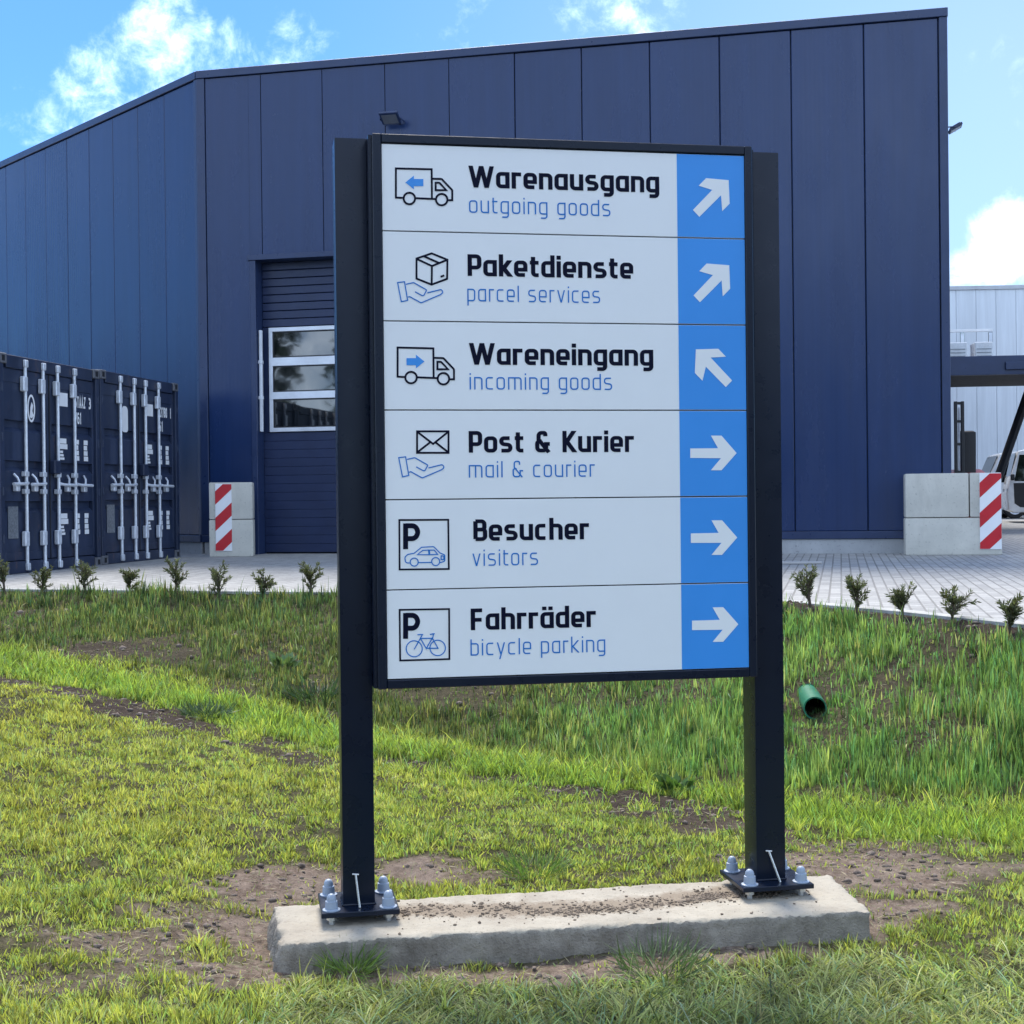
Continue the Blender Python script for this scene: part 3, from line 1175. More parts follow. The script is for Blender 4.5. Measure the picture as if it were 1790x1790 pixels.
# forklift beside the hall corner
p = at(1668, 800, 28.6)
fz = yard_z(28.6)
fk = thing('forklift', 'black and red forklift with raised mast at the corner of the warehouse', 'forklift', (p.x + 0.15, 28.6, fz), R(80))
mb = MB()
mb.prism([(-0.2, 0.25), (-0.2, 1.20), (0.5, 1.29), (1.3, 1.27), (1.75, 1.1), (1.8, 0.25)], -0.45, 0.45, FORKR, bev=0.04)
mb.build('chassis', fk)
mb = MB()
mb.prism([(-0.12, 1.2), (-0.16, 2.02), (0.18, 2.06), (0.40, 1.2)], -0.26, 0.02, DARK, bev=0.03)
mb.build('seat', fk)
mb = MB()
for y in (0.02, 0.15):
    mb.box(-0.36, -0.26, y - 0.03, y + 0.03, 0.1, 2.62, DARK, 0.006)
for z in (0.4, 1.2, 1.75, 2.2, 2.56):
    mb.box(-0.35, -0.27, 0.05, 0.12, z, z + 0.05, DARK)
mb.tube([(-0.31, 0.085, 0.3), (-0.31, 0.085, 2.5)], 0.02, GALV, 8)
mb.build('mast', fk)
for y in (-0.25, 0.25):
    mb = MB()
    mb.prism([(-1.4, 0.10), (-1.4, 0.13), (-0.46, 0.17), (-0.46, 0.55), (-0.41, 0.55), (-0.41, 0.10)], y - 0.06, y + 0.06, DARK)
    mb.build('fork', fk)
for x in (0.1, 1.45):
    for y in (-0.45, 0.45):
        wheel(fk, x, y, 0.27, 0.27, 0.2)

# ------------------------------------------------------------------ concrete blocks with hazard boards
def concrete_block(label, x0, x1, z0, z1, dep, origin, rz, group='stacked concrete blocks'):
    t = thing('concrete_block', label, 'concrete block', origin, rz, group)
    mb = MB()
    mb.box(x0, x1, 0, dep, z0, z1, BLOCKC, 0.022, seg=2)
    o = mb.build('concrete_block', t)
    # one mesh thing: drop the empty
    o.parent = None
    o.location, o.rotation_euler = t.location, t.rotation_euler
    bpy.data.objects.remove(t)
    o.name = 'concrete_block'
    tag(o, label, 'concrete block', group)
    for q in range(2):
        pass
    return o


def hazard_board(label, x0, x1, z0, z1, origin, rz, flip=False):
    """white board with three red diagonal bands"""
    t = thing('hazard_board', label, 'hazard board', origin, rz, 'red and white hazard boards')
    mb = MB()
    mb.box(x0, x1, -0.012, -0.002, z0, z1, WHITE, 0.002)
    mb.build('board', t)
    w, h = x1 - x0, z1 - z0
    per = h / 2.55
    rise = w * 0.95
    for k in range(-1, 4):
        lo = z1 - per * k - per * 0.5
        hi = lo + per * 0.5
        # band between lines z = lo + s*(x-x0) and z = hi + ... slanting up to the right, then clipped to the board
        poly = [(x0, lo - rise * 0.5), (x1, lo + rise * 0.5), (x1, hi + rise * 0.5), (x0, hi - rise * 0.5)]

        def clip(poly, f):
            out = []
            for i in range(len(poly)):
                a, b = poly[i], poly[(i + 1) % len(poly)]
                fa, fb = f(a), f(b)
                if fa >= 0:
                    out.append(a)
                if (fa >= 0) != (fb >= 0):
                    u = fa / (fa - fb)
                    out.append((a[0] + (b[0] - a[0]) * u, a[1] + (b[1] - a[1]) * u))
            return out
        poly = clip(poly, lambda q: z1 - 0.006 - q[1])
        if len(poly) >= 3:
            poly = clip(poly, lambda q: q[1] - z0 - 0.006)
        if len(poly) >= 3:
            mb = MB()
            mb.prism(poly, -0.0145, -0.0125, RED)
            mb.build('red_band', t)
    return t


bl = at(366, 973, 21.25)
bL = Vector((bl.x, bl.y, pave_z(21.25)))
wL, hL = 0.645, 0.553
BRL = R(7)
concrete_block('lower pale concrete block left of the roller door, carrying one more block', 0, wL, 0, hL - 0.004, 0.5, bL, BRL)
concrete_block('upper pale concrete block in the stack left of the roller door', 0.004, wL - 0.003, hL + 0.004, 2 * hL, 0.5, bL, BRL)
hazard_board('narrow red and white striped hazard board on the concrete stack left of the roller door', 0.095, 0.335, 0.085, 2 * hL - 0.02, bL, BRL)
br = at(1583, 970, 19.35)
bR = Vector((br.x, br.y, pave_z(19.35)))
wR = 1.245
concrete_block('long lower concrete block at the right corner of the warehouse', 0, wR, 0, 0.500, 0.62, bR, BROT)
concrete_block('longer upper concrete block at the right corner of the warehouse, left of the short one', 0.004, 0.825, 0.508, 1.10, 0.62, bR, BROT)
concrete_block('short upper concrete block behind the hazard board at the warehouse right corner', 0.838, wR - 0.002, 0.509, 1.10, 0.62, bR, BROT)
hazard_board('wide red and white striped hazard board on the concrete blocks at the right corner', 0.962, 1.238, 0.075, 1.095, bR, BROT)

# thin plank on the paving at the hall's foot
p = at(1392, 978, 17.3)
mb = MB()
mb.box(-0.35, 0.30, -0.06, 0.06, 0.004, 0.03, mat('weathered_plank', (0.42, 0.41, 0.40), 0.8), 0.004)
pl = mb.build('plank', None, (p.x, p.y, pave_z(17.3)))
pl.rotation_euler = (0, 0, R(-8))
tag(pl, 'pale thin plank lying on the paving beside the right sign post', 'plank')

# ------------------------------------------------------------------ stroke lettering


def rounded(path, closed=False, nseg=6):
    pts = []
    n = len(path)
    for i, q in enumerate(path):
        x, y = q[0], q[1]
        r = q[2] if len(q) > 2 else 0
        if r <= 0 or (not closed and i in (0, n - 1)):
            pts.append((x, y, True))
            continue
        P = Vector((x, y))
        A = Vector(path[(i - 1) % n][:2]) - P
        B = Vector(path[(i + 1) % n][:2]) - P
        la, lb = A.length, B.length
        A.normalize()
        B.normalize()
        ang = A.angle(B)
        tl = min(r / math.tan(ang / 2), la * 0.499, lb * 0.499)
        r2 = tl * math.tan(ang / 2)
        bis = (A + B).normalized()
        C = P + bis * (r2 / math.sin(ang / 2))
        a0 = P + A * tl - C
        a1 = P + B * tl - C
        t0 = math.atan2(a0.y, a0.x)
        dt = math.atan2(a1.y, a1.x) - t0
        while dt > math.pi:
            dt -= 2 * math.pi
        while dt < -math.pi:
            dt += 2 * math.pi
        for k in range(nseg + 1):
            t = t0 + dt * k / nseg
            pts.append((C.x + r2 * math.cos(t), C.y + r2 * math.sin(t), False))
    out = []
    for q in pts:
        if not out or (abs(out[-1][0] - q[0]) + abs(out[-1][1] - q[1])) > 1e-5:
            out.append(q)
    return [(a, b) for a, b, _ in out]


def ribbon(bm, pts, w, closed, xf, k):
    """flat ribbon of width w; xf maps (x,y) to a 3D point"""
    n = len(pts)
    L, Rr = [], []
    for i in range(n):
        p = Vector(pts[i])
        d0 = (p - Vector(pts[i - 1])) if (closed or i > 0) else None
        d1 = (Vector(pts[(i + 1) % n]) - p) if (closed or i < n - 1) else None
        d0 = d0.normalized() if d0 is not None and d0.length > 1e-9 else None
        d1 = d1.normalized() if d1 is not None and d1.length > 1e-9 else None
        if d0 is None:
            d0 = d1
        if d1 is None:
            d1 = d0
        n0, n1 = Vector((-d0.y, d0.x)), Vector((-d1.y, d1.x))
        m = n0 + n1
        if m.length < 1e-4:
            m = n0
        m.normalize()
        sc = min(1 / max(m.dot(n0), 0.2), 2.2)
        L.append(bm.verts.new(xf(*(p + m * (w / 2 * sc)))))
        Rr.append(bm.verts.new(xf(*(p - m * (w / 2 * sc)))))
    rng_ = range(n) if closed else range(n - 1)
    for i in rng_:
        j = (i + 1) % n
        try:
            f = bm.faces.new((L[i], Rr[i], Rr[j], L[j]))
            f.material_index = k
        except ValueError:
            pass


def glyph(ch, s, w, bold):
    """strokes in x-height units: list of (path, closed); returns strokes, outer left, outer right of centre lines"""
    sv = s / (1.16 if bold else 1.0)
    B, T = sv / 2, 1 - sv / 2
    cap = 1.325
    asc = 1.36 if bold else 1.30
    D = -0.34 + sv / 2
    r = 0.19 if bold else 0.19
    Mh = 0.5
    Tc = cap - sv / 2
    bowlL = ([(w, B), (w, T), (0, T, r), (0, B, r)], True)
    bowlR = ([(0, B), (w, B, r), (w, T, r), (0, T)], True)
    dot = lambda x: ([(x, 1.10 if bold else 1.17), (x, 1.10 + 0.245 if bold else 1.30)], False)
    G = {
        'a': ([bowlL], w), 'o': ([([(0, B, r), (w, B, r), (w, T, r), (0, T, r)], True)], w),
        'b': ([bowlR, ([(0, 0.5), (0, asc)], False)], w), 'd': ([bowlL, ([(w, 0.5), (w, asc)], False)], w),
        'c': ([([(w * 0.92, T), (0, T, r), (0, B, r), (w * 0.92, B)], False)], w * 0.9),
        'e': ([([(w * 0.95, B), (0, B, r), (0, T, r), (w, T, r), (w, Mh - 0.06), (s * .4, Mh - 0.06)], False)], w),
        'g': ([([(w, B), (w, T), (0, T, r), (0, B, r)], True), ([(w, B + .01), (w, D, r), (0.08, D)], False)], w),
        'h': ([([(0, 0), (0, asc)], False), ([(s * .3, T), (w, T, r), (w, 0)], False)], w),
        'i': ([([(0, 0), (0, 1)], False), dot(0)], 0.0),
        'k': ([([(0, 0), (0, asc)], False), ([(w * 0.94, 1), (s * .6 if bold else s * .8, 0.5)], 'diag'), ([(s * .6 if bold else s * .8, 0.5), (w * 1.0, 0)], 'diag')], w * .95),
        'l': ([([(0, 0), (0, asc)], False)], 0.0),
        'm': ([([(0, 0), (0, 1)], False), ([(0, T), (2 * w * .88, T, r), (2 * w * .88, 0)], False), ([(w * .88, 0), (w * .88, T)], False)], 2 * w * .88),
        'n': ([([(0, 0), (0, 1)], False), ([(0, T), (w, T, r), (w, 0)], False)], w),
        'p': ([bowlR, ([(0, 0.5), (0, -0.34)], False)], w),
        'r': ([([(0, 0), (0, 1)], False), ([(0, T), (w * .80 if bold else w * .66, T)], False)], w * .80 - s * .45 if bold else w * .62 - s * .4),
        's': ([([(w * .93, T), (0, T, r), (0, Mh + .03, r), (w, Mh - .03, r), (w, B, r), (0.0, B)], False)], w),
        't': ([([(s * .35, 1.24), (s * .35, B, r), (s * .35 + w * .6, B)], False), ([(-s * .4, T), (s * .35 + w * .6, T)], False)], s * .1 + w * .55),
        'u': ([([(0, 1), (0, B, r), (w, B)], False), ([(w, 0), (w, 1)], False)], w),
        'v': ([([(0, 1), (w * .5, 0)], 'diag'), ([(w, 1), (w * .5, 0)], 'diag')], w),
        'y': ([([(0, 1), (w * .5, 0.0)], 'diag'), ([(w, 1), (w * .32, -0.34)], 'diag')], w),
        'W': ([([(0.0, cap), (w * .56, 0)], 'diag'), ([(w * 1.13, cap), (w * .56, 0)], 'diag'), ([(w * 1.13, cap), (w * 1.70, 0)], 'diag'), ([(w * 2.26, cap), (w * 1.70, 0)], 'diag')], w * 2.26),
        'P': ([([(0, 0), (0, cap)], False), ([(0, Tc), (w * 1.02, Tc, r), (w * 1.02, .52, r), (0, .52)], False)], w),
        'K': ([([(0, 0), (0, cap)], False), ([(w * 1.08, cap), (s * .55, cap * .5)], 'diag'), ([(s * .55, cap * .5), (w * 1.14, 0)], 'diag')], w * 1.08),
        'B': ([([(0, B), (0, Tc)], False), ([(0, Tc), (w * .97, Tc, r), (w * .97, .70, r * .8), (s * .4, .70)], False), ([(0, B), (w * 1.04, B, r), (w * 1.04, .70, r * .8), (s * .4, .70)], False)], w),
        'F': ([([(0, 0), (0, Tc), (w * 1.0, Tc)], False), ([(s * .4, .63), (w * .93, .63)], False)], w * .92),
        '&': ([([(w * .92, 1.0), (w * .92, Tc, r), (w * .16, Tc, r), (w * .16, .80), (w * 1.3, 0)], False), ([(w * .5, .68), (0, .68, r), (0, B, r), (w * 1.0, B, r), (w * 1.0, .52), (w * 1.42, .52)], False)], w * 1.36),
        'S': ([([(w * .95, Tc), (0, Tc, r), (0, .70, r), (w, .62, r), (w, B, r), (0, B)], False)], w),
        'T': ([([(-w * .1, Tc), (w * 1.1, Tc)], False), ([(w * .5, 0), (w * .5, Tc)], False)], w),
        'A': ([([(0, 0), (w * .5, cap), (w, 0)], False), ([(w * .22, .42), (w * .78, .42)], False)], w),
        'Z': ([([(0, Tc), (w, Tc), (0, B), (w, B)], False)], w),
        '1': ([([(0, 1.05), (w * .4, Tc), (w * .4, 0)], False)], w * .5),
        '2': ([([(0, 1.0), (0, Tc, r), (w, Tc, r), (w, .75, r), (0, B), (w, B)], False)], w),
        '3': ([([(0, Tc), (w, Tc, r), (w, .68, r * .7), (w * .3, .68)], False), ([(w * .3, .68), (w, .68, r * .7), (w, B, r), (0, B)], False)], w),
        '6': ([([(w * .9, Tc), (0, Tc, r), (0, B, r), (w, B, r), (w, .72, r), (0, .72)], False)], w),
        '7': ([([(0, Tc), (w, Tc), (w * .35, 0)], False)], w),
        '8': ([([(0, B, r), (w, B, r), (w, .69, r * .6), (0, .69, r * .6)], True), ([(0, .69, r * .6), (w, .69, r * .6), (w, Tc, r), (0, Tc, r)], True)], w),
        '5': ([([(w, Tc), (0, Tc), (0, .78), (w, .78, r), (w, B, r), (0, B)], False)], w),
        '0': ([([(0, B, r), (w, B, r), (w, Tc, r), (0, Tc, r)], True)], w),
        ' ': ([], w * .35),
    }
    if ch == 'ä':
        a, ww = G['a']
        return [a[0], ([(w * .2, 1.12), (w * .2, 1.12 + .22)], False), ([(w * .88, 1.12), (w * .88, 1.12 + .22)], False)], w
    return G[ch]


def lettering(name, text, x0, x1, zbase, xh, bold, m, parent, y=-0.0012, stroke=None):
    s = stroke or (0.27 if bold else 0.108)
    w = 0.575 if bold else 0.565
    gap = 0.125 if bold else 0.25
    xs, pen = [], 0.0
    for ch in text:
        st, adv = glyph(ch, s, w, bold)
        xs.append(pen)
        pen += adv + s + gap
    total = pen - gap
    kx = (x1 - x0) / (total * xh)
    mb = MB()
    kk = mb.mi(m)
    for ch, px in zip(text, xs):
        st, adv = glyph(ch, s, w, bold)
        for i, (path, closed) in enumerate(st):
            yy = y - 0.00025 * i
            if closed == 'diag':        # slanted stroke with level ends
                (xa, ya), (xb, yb) = path
                hw_ = s / 2 * math.hypot(xb - xa, yb - ya) / max(abs(yb - ya), 1e-3)
                hw_ = min(hw_, s * 0.72) if abs(yb - ya) > 0.5 else hw_
                vv = [mb.bm.verts.new((x0 + (px + s / 2 + a) * xh * kx, yy, zbase + b * xh)) for a, b in ((xa - hw_, ya), (xa + hw_, ya), (xb + hw_, yb), (xb - hw_, yb))]
                mb.bm.faces.new(vv).material_index = kk
                continue
            pts = rounded(path, closed)
            vy = 1.16 if bold else 1.0       # level strokes are thinner than upright ones
            ribbon(mb.bm, [(a, b * vy) for a, b in pts], s, closed, lambda a, b: Vector((x0 + (px + s / 2 + a) * xh * kx, yy, zbase + b / vy * xh)), kk)
    bmesh.ops.recalc_face_normals(mb.bm, faces=mb.bm.faces)
    return mb.build(name, parent)


# ------------------------------------------------------------------ the directory sign
SX, SY, SROT = -0.4525, 5.12, math.atan2(0.24, 1.335)
SLABZ = 0.10
sign = thing('directory_sign', 'tall anthracite directory sign with six white and blue rows on two bolted posts', 'directory sign', (SX, SY, SLABZ), SROT)
PW, PZ0, PZ1 = 1.3565, EYE - 0.6245 - SLABZ, EYE + 1.295 - SLABZ
cS, sS = math.cos(SROT), math.sin(SROT)


def on_sign(px, py):
    r = ray(px, py)
    nx, ny = -sS, cS
    t = (SX * nx + SY * ny) / (r.x * nx + r.y * ny)
    return (r.x * t - SX) * cS + (t - SY) * sS, EYE + r.z * t - SLABZ


# posts, plates, caps
PL_T = EYE - 1.45 - SLABZ
PLH = 0.018
for xc in (-0.105, 1.466):
    mb = MB()
    yc, hw = 0.14, 0.058
    mb.box(xc - hw, xc + hw, yc - hw, yc + hw + 0.02, PL_T + 0.001, PZ1 + 0.036, POST, 0.005, seg=2)
    mb.build('post', sign)
    mb = MB()
    mb.box(xc - 0.14, xc + 0.14, yc - 0.14, yc + 0.14, PL_T - PLH, PL_T, POST, 0.002)
    # weld bead round the foot
    for (a, b) in (((-hw, -hw), (hw, -hw)), ((hw, -hw), (hw, hw)), ((hw, hw), (-hw, hw)), ((-hw, hw), (-hw, -hw))):
        mb.tube([(xc + a[0], yc + a[1], PL_T + 0.002), (xc + b[0], yc + b[1], PL_T + 0.002)], 0.005, POST, 6)
    plate = mb.build('base_plate', sign)
    for sx in (-1, 1):
        for sy in (-1, 1):
            cx, cy = xc + sx * 0.102, yc + sy * 0.102
            mb = MB()
            mb.lathe([(0, 0.004), (0.032, 0.0005), (0.032, 0.0045), (0.0235, 0.007), (0.0215, 0.034), (0.0175, 0.0355), (0.0172, 0.043), (0.0155, 0.050), (0.0115, 0.0565), (0.006, 0.0595), (0, 0.0605)], CAPM, (cx, cy, PL_T), 24)
            mb.build('bolt_cap', plate)
            mb = MB()
            mb.lathe([(0, PL_T - PLH - 0.001), (0.018, PL_T - PLH - 0.001), (0.018, PL_T - PLH - 0.016), (0.010, PL_T - PLH - 0.016), (0.010, -0.01)], ZINC, (cx, cy, 0), 6)
            mb.build('levelling_nut', plate)
    mb = MB()
    lean = 0.012 if xc < 0 else 0.035
    mb.tube([(xc - 0.012, yc - hw - 0.008, PL_T + 0.115), (xc - 0.012 + lean, yc - hw - 0.035, PL_T + 0.001)], 0.0042, ZINC, 8)
    mb.tube([(xc - 0.024, yc - hw - 0.007, PL_T + 0.116), (xc - 0.0, yc - hw - 0.009, PL_T + 0.114)], 0.0035, ZINC, 8)
    mb.build('threaded_pin', sign)

# board: frame and back
mb = MB()
F = 0.034
fy0, fy1 = -0.007, 0.10
mb.box(-F, -0.001, fy0, fy1, PZ0 - F, PZ1 + F, POST, 0.003)
mb.box(PW + 0.001, PW + F - 0.004, fy0, fy1, PZ0 - F, PZ1 + F, POST, 0.003)
mb.box(-0.0012, PW + 0.0012, fy0 + 0.0004, fy1, PZ1 + 0.001, PZ1 + F - 0.0005, POST, 0.003)
mb.box(-0.0012, PW + 0.0012, fy0 + 0.0004, fy1, PZ0 - F + 0.0005, PZ0 - 0.001, POST, 0.003)
mb.build('board_frame', sign)
mb = MB()
mb.box(-0.0015, PW + 0.0015, 0.012, 0.095, PZ0, PZ1, CONTG)
mb.build('board_back', sign)
mb = MB()
mb.box(-0.0468, -0.0345, 0.012, 0.17, PZ0 - F + 0.002, PZ1 + F - 0.002, POST)
mb.build('side_channel', sign)
mb = MB()
mb.box(PW + F - 0.0035, PW + 0.0512, 0.04, 0.17, PZ0 - F + 0.002, PZ1 + F - 0.002, POST)
mb.build('side_channel', sign)

# rows
bounds = [PZ1]
for yl, yr in ((403, 418), (560, 569), (717, 717), (873, 868), (1031, 1019)):
    bounds.append((on_sign(670, yl)[1] + on_sign(1303, yr)[1]) / 2)
bounds.append(PZ0)
BX = (on_sign(1184, 300)[0] + on_sign(1191, 1150)[0]) / 2

texts = [("Warenausgang", 819, 1152.4, 327.7, 336.8, "outgoing goods", 820, 1067, 371.5, 378.5),
         ("Paketdienste", 817.5, 1107, 482.3, 487.3, "parcel services", 817, 1049, 527, 529.5),
         ("Wareneingang", 820, 1142, 637.3, 639.5, "incoming goods", 821, 1070, 681, 681.5),
         ("Post & Kurier", 819.5, 1108.5, 790.8, 790.5, "mail & courier", 819.5, 1039.5, 834.8, 833.2),
         ("Besucher", 827.5, 1030, 945.8, 942.5, "visitors", 826, 940.5, 989.5, 987.5),
         ("Fahrräder", 823, 1042, 1101.4, 1096, "bicycle parking", 822.5, 1058, 1145.8, 1139.5)]
kinds = ['out', 'parcel', 'in', 'mail', 'car', 'bike']
arrows = [45, 45, 135, 0, 0, 0]
acent = [(1245, 344), (1246, 493), (1245, 641), (1247, 792), (1248, 940), (1250, 1092)]

# canonical arrow pointing right, measured on the fourth row
arr_px = [(1207, 784), (1255.5, 783.5), (1243, 761.5), (1261.5, 761.5), (1288, 792), (1261.5, 822), (1243, 822), (1260.5, 801), (1207, 800.5)]
arr = [on_sign(*q) for q in arr_px]
acx = sum(on_sign(*q)[0] for q in ((1207, 792), (1288, 792))) / 2
acz = on_sign(1247, 792)[1]
arr = [(a - acx, b - acz) for a, b in arr]
arr = [(a, b) for a, b in arr]

YV = -0.0012


def flat_poly(mb, pts, m, y=YV):
    k = mb.mi(m)
    vs = [mb.bm.verts.new((a, y, b)) for a, b in pts]
    f = mb.bm.faces.new(vs)
    f.material_index = k


def strokes(mb, m, items, s, f=on_sign):
    k = mb.mi(m)
    for i, it in enumerate(items):
        path, closed = it[0], it[1]
        yy = YV - 0.0002 * (i % 8)
        pts = [f(*p) for p in rounded([(*p[:2], p[2]) if len(p) > 2 else p for p in path], closed)]
        ribbon(mb.bm, pts, s, closed, lambda a, b: Vector((a, yy, b)), k)


def circle(cx, cy, r, n=28):
    return [(cx + r * math.cos(2 * math.pi * i / n), cy + r * math.sin(2 * math.pi * i / n)) for i in range(n)]


PX = 1.3565 / 634    # metres of sign per photo pixel, for stroke widths


def truck(mb, ox, oy, direction):
    q = lambda pts: [(a + ox, b + oy, *c) for a, b, *c in pts]
    strokes(mb, VNAVY, [
        (q([(13.5, 51.5), (0, 51), (0, 0), (62.5, 1.5), (63, 53)]), False),
        (q([(34, 52), (69.5, 53.5)]), False),
        (q([(63.5, 18), (80, 18.5, 3), (98.5, 38, 3), (98.5, 55.5), (90, 55.5)]), False),
        (q([(69.5, 25), (76, 25, 3), (88, 38), (69.5, 38)]), True),
        (q(circle(23.5, 52.5, 10)), True), (q(circle(80, 54.5, 10)), True)], 3.3 * PX)
    a = [(-15, 0), (0, -12), (0, -6), (16.5, -6), (16.5, 6.5), (0, 6.5), (0, 12)]
    cx, cy = (31.5, 24.5)
    if direction > 0:
        a = [(-x, y) for x, y in a]
        cx = 32
    flat_poly(mb, [on_sign(ox + cx + x, oy + cy + y) for x, y in a], PANELB)


def hand(mb, ox, oy):
    q = lambda pts: [(a + ox, b + oy, *c) for a, b, *c in pts]
    strokes(mb, VBLUE, [
        (q([(1, 3), (13, 1.5), (18.5, 34), (7.5, 36.5)]), True),
        (q([(15.5, 6), (29, 3, 3), (52, 16, 2), (46, 27, 3), (31.5, 19)]), False),
        (q([(53, 21), (77, 15, 3), (81, 20, 4), (76, 24, 2), (42, 38.5, 3), (22, 27.5, 2), (19, 28.5)]), False)], 1.9 * PX)


for i in range(6):
    z1, z0 = bounds[i] - 0.0022, bounds[i + 1] + 0.0022
    mb = MB()
    mb.box(0.0005, PW - 0.0005, 0.0, 0.011, z0, z1, PANELW, 0.0008)
    row = mb.build('row_panel', sign)
    mb = MB()
    mb.box(BX, PW - 0.0008, -0.0008, -0.0001, z0 + 0.0008, z1 - 0.0008, PANELB)
    mb.build('blue_field', row)
    mb = MB()
    c0 = on_sign(*acent[i])
    a0 = math.radians(arrows[i])
    pts = [(c0[0] + (a * math.cos(a0) - b * math.sin(a0)), c0[1] + (a * math.sin(a0) + b * math.cos(a0))) for a, b in arr]
    flat_poly(mb, pts, PANELW, -0.0020)
    mb.build('arrow', row)
    h, hx0, hx1, hb0, hb1, sub, sx0, sx1, sb0, sb1 = texts[i]
    p0, p1 = on_sign(hx0, hb0), on_sign(hx1, hb1)
    xh = 27.6 * PX
    lettering('heading_lettering', h, p0[0], p1[0], (p0[1] + p1[1]) / 2, xh, True, VNAVY, row)
    p0, p1 = on_sign(sx0, sb0), on_sign(sx1, sb1)
    lettering('subtitle_lettering', sub, p0[0], p1[0], (p0[1] + p1[1]) / 2, 21.2 * PX, False, VBLUE, row)
    mb = MB()
    kind = kinds[i]
    if kind == 'out':
        truck(mb, 692, 294.5, -1)
    elif kind == 'in':
        truck(mb, 695, 607.5, 1)
    elif kind == 'parcel':
        strokes(mb, VNAVY, [
            ([(728, 452), (754.5, 443), (782, 454), (781.5, 487.5), (754.5, 497.5), (728, 487)], True),
            ([(728, 452.5), (755, 465), (781, 454.5)], False), ([(755, 465), (754.5, 497)], False),
            ([(741, 448), (768, 460)], False), ([(770, 484), (776.5, 481.5)], False)], 3.3 * PX)
        hand(mb, 694, 491)
    elif kind == 'mail':
        strokes(mb, VNAVY, [
            ([(729, 754), (784, 754), (784, 791.5), (729, 791.5)], True),
            ([(729, 754.5), (757, 776), (784, 754.5)], False), ([(729, 791), (752, 773)], False), ([(784, 791), (761, 773)], False)], 3.3 * PX)
        hand(mb, 696, 797)
    else:
        oy = 0 if kind == 'car' else 156
        if kind == 'car':
            box_ = [(698, 909), (783.5, 908.5), (784.5, 994.5), (698.5, 995.5)]
        else:
            box_ = [(698.5, 1066), (785, 1064.5), (785.5, 1152), (699.5, 1154.5)]
        strokes(mb, VNAVY, [(box_, True)], 3.0 * PX)
        # bold P
        yb = 960 if kind == 'car' else 1116.5
        strokes(mb, VNAVY, [([(709, yb), (709, yb - 45)], False), ([(709, yb - 41), (726, yb - 41, 12), (731, yb - 30, 10), (726, yb - 18.5, 12), (709, yb - 18.5)], False)], 8.4 * PX)
        if kind == 'car':
            strokes(mb, VBLUE, [
                ([(716, 984), (709, 984, 4), (707.5, 974, 5), (713, 969, 4), (724, 967, 3), (737, 956.5, 3), (758, 955.5, 4), (769, 966.5, 2), (777.5, 970, 3), (777.5, 981, 3), (769, 983.5)], False),
                ([(731.5, 983.5), (754, 983)], False),
                ([(729.5, 969.5), (739, 962, 2), (749, 961.5), (750, 969.5)], True), ([(750.5, 961.5), (759, 961.5, 2), (765, 969), (751, 969.5)], True),
                (circle(724, 982.5, 7), True), (circle(761.5, 981.5, 7), True), ([(771, 971.5), (776, 972), (775.5, 978), (771, 978)], True)], 1.8 * PX)
        else:
            strokes(mb, VBLUE, [
                (circle(724, 1134, 14), True), (circle(765, 1132.5, 13.5), True),
                ([(724, 1135), (738.5, 1109), (729.5, 1109.5)], False),
                ([(735, 1116), (755.5, 1115.5), (745, 1133.5), (735, 1116)], False),
                ([(745, 1133), (765.5, 1133), (756, 1116), (758, 1108), (751.5, 1109)], False), ([(754.5, 1108), (760, 1107.5)], False)], 1.8 * PX)
    bmesh.ops.recalc_face_normals(mb.bm, faces=mb.bm.faces)
    mb.build('pictogram', row)

# ------------------------------------------------------------------ concrete footing of the sign
fl, bl_, fr, brr = atz(492, 1649, SLABZ), atz(480, 1583, SLABZ), atz(1522, 1590, SLABZ), atz(1448, 1527, SLABZ)
NU, NV = 240, 54
co, fc = [], []
cN = lambda p, s, k=0: mnoise.noise(Vector((p[0] * s + k, p[1] * s, p[2] * s)))


def slab_pt(u, v, depth):
    base = (fl * (1 - u) + fr * u) * (1 - v) + (bl_ * (1 - u) + brr * u) * v
    # wavering outline
    e = 0.012 * mnoise.noise(Vector((u * 9, v * 3, 3.3))) + 0.007 * mnoise.noise(Vector((u * 40, v * 12, 5.3)))
    base = base + Vector((0, -1 if v < 0.5 else 1, 0)) * e * abs(v - 0.5) * 2
    base.x += 0.012 * mnoise.noise(Vector((v * 6, u * 2, 9.1))) * abs(u - 0.5) * 2
    return base


top = []
for j in range(NV + 1):
    for i in range(NU + 1):
        u, v = i / NU, j / NV
        p = slab_pt(u, v, 0)
        du, dv = min(u, 1 - u) * 2.0, min(v, 1 - v) * 0.42
        ed = min(du, dv)
        chip = max(0, 0.030 * (0.25 + mnoise.noise(Vector((u * 23, v * 9, 0.7))) + 0.7 * mnoise.noise(Vector((u * 75, v * 20, 2.7))) + 0.5 * mnoise.noise(Vector((u * 190, v * 40, 4.7)))) - ed) * 0.9
        z = SLABZ - 0.004 * (1 - min(1, ed / 0.02)) - chip * 0.6 + 0.003 * cN(p, 9) + 0.0025 * cN(p, 30) + 0.002 * cN(p, 80)
        top.append((p.x, p.y, z))
co = list(top)
ring = [i for i in range(NU + 1)] + [(j + 1) * (NU + 1) - 1 for j in range(1, NV + 1)] + [NV * (NU + 1) + i for i in range(NU - 1, -1, -1)] + [j * (NU + 1) for j in range(NV - 1, 0, -1)]
cen = (fl + fr + bl_ + brr) / 4
prev = ring
NH = 12
sides = []
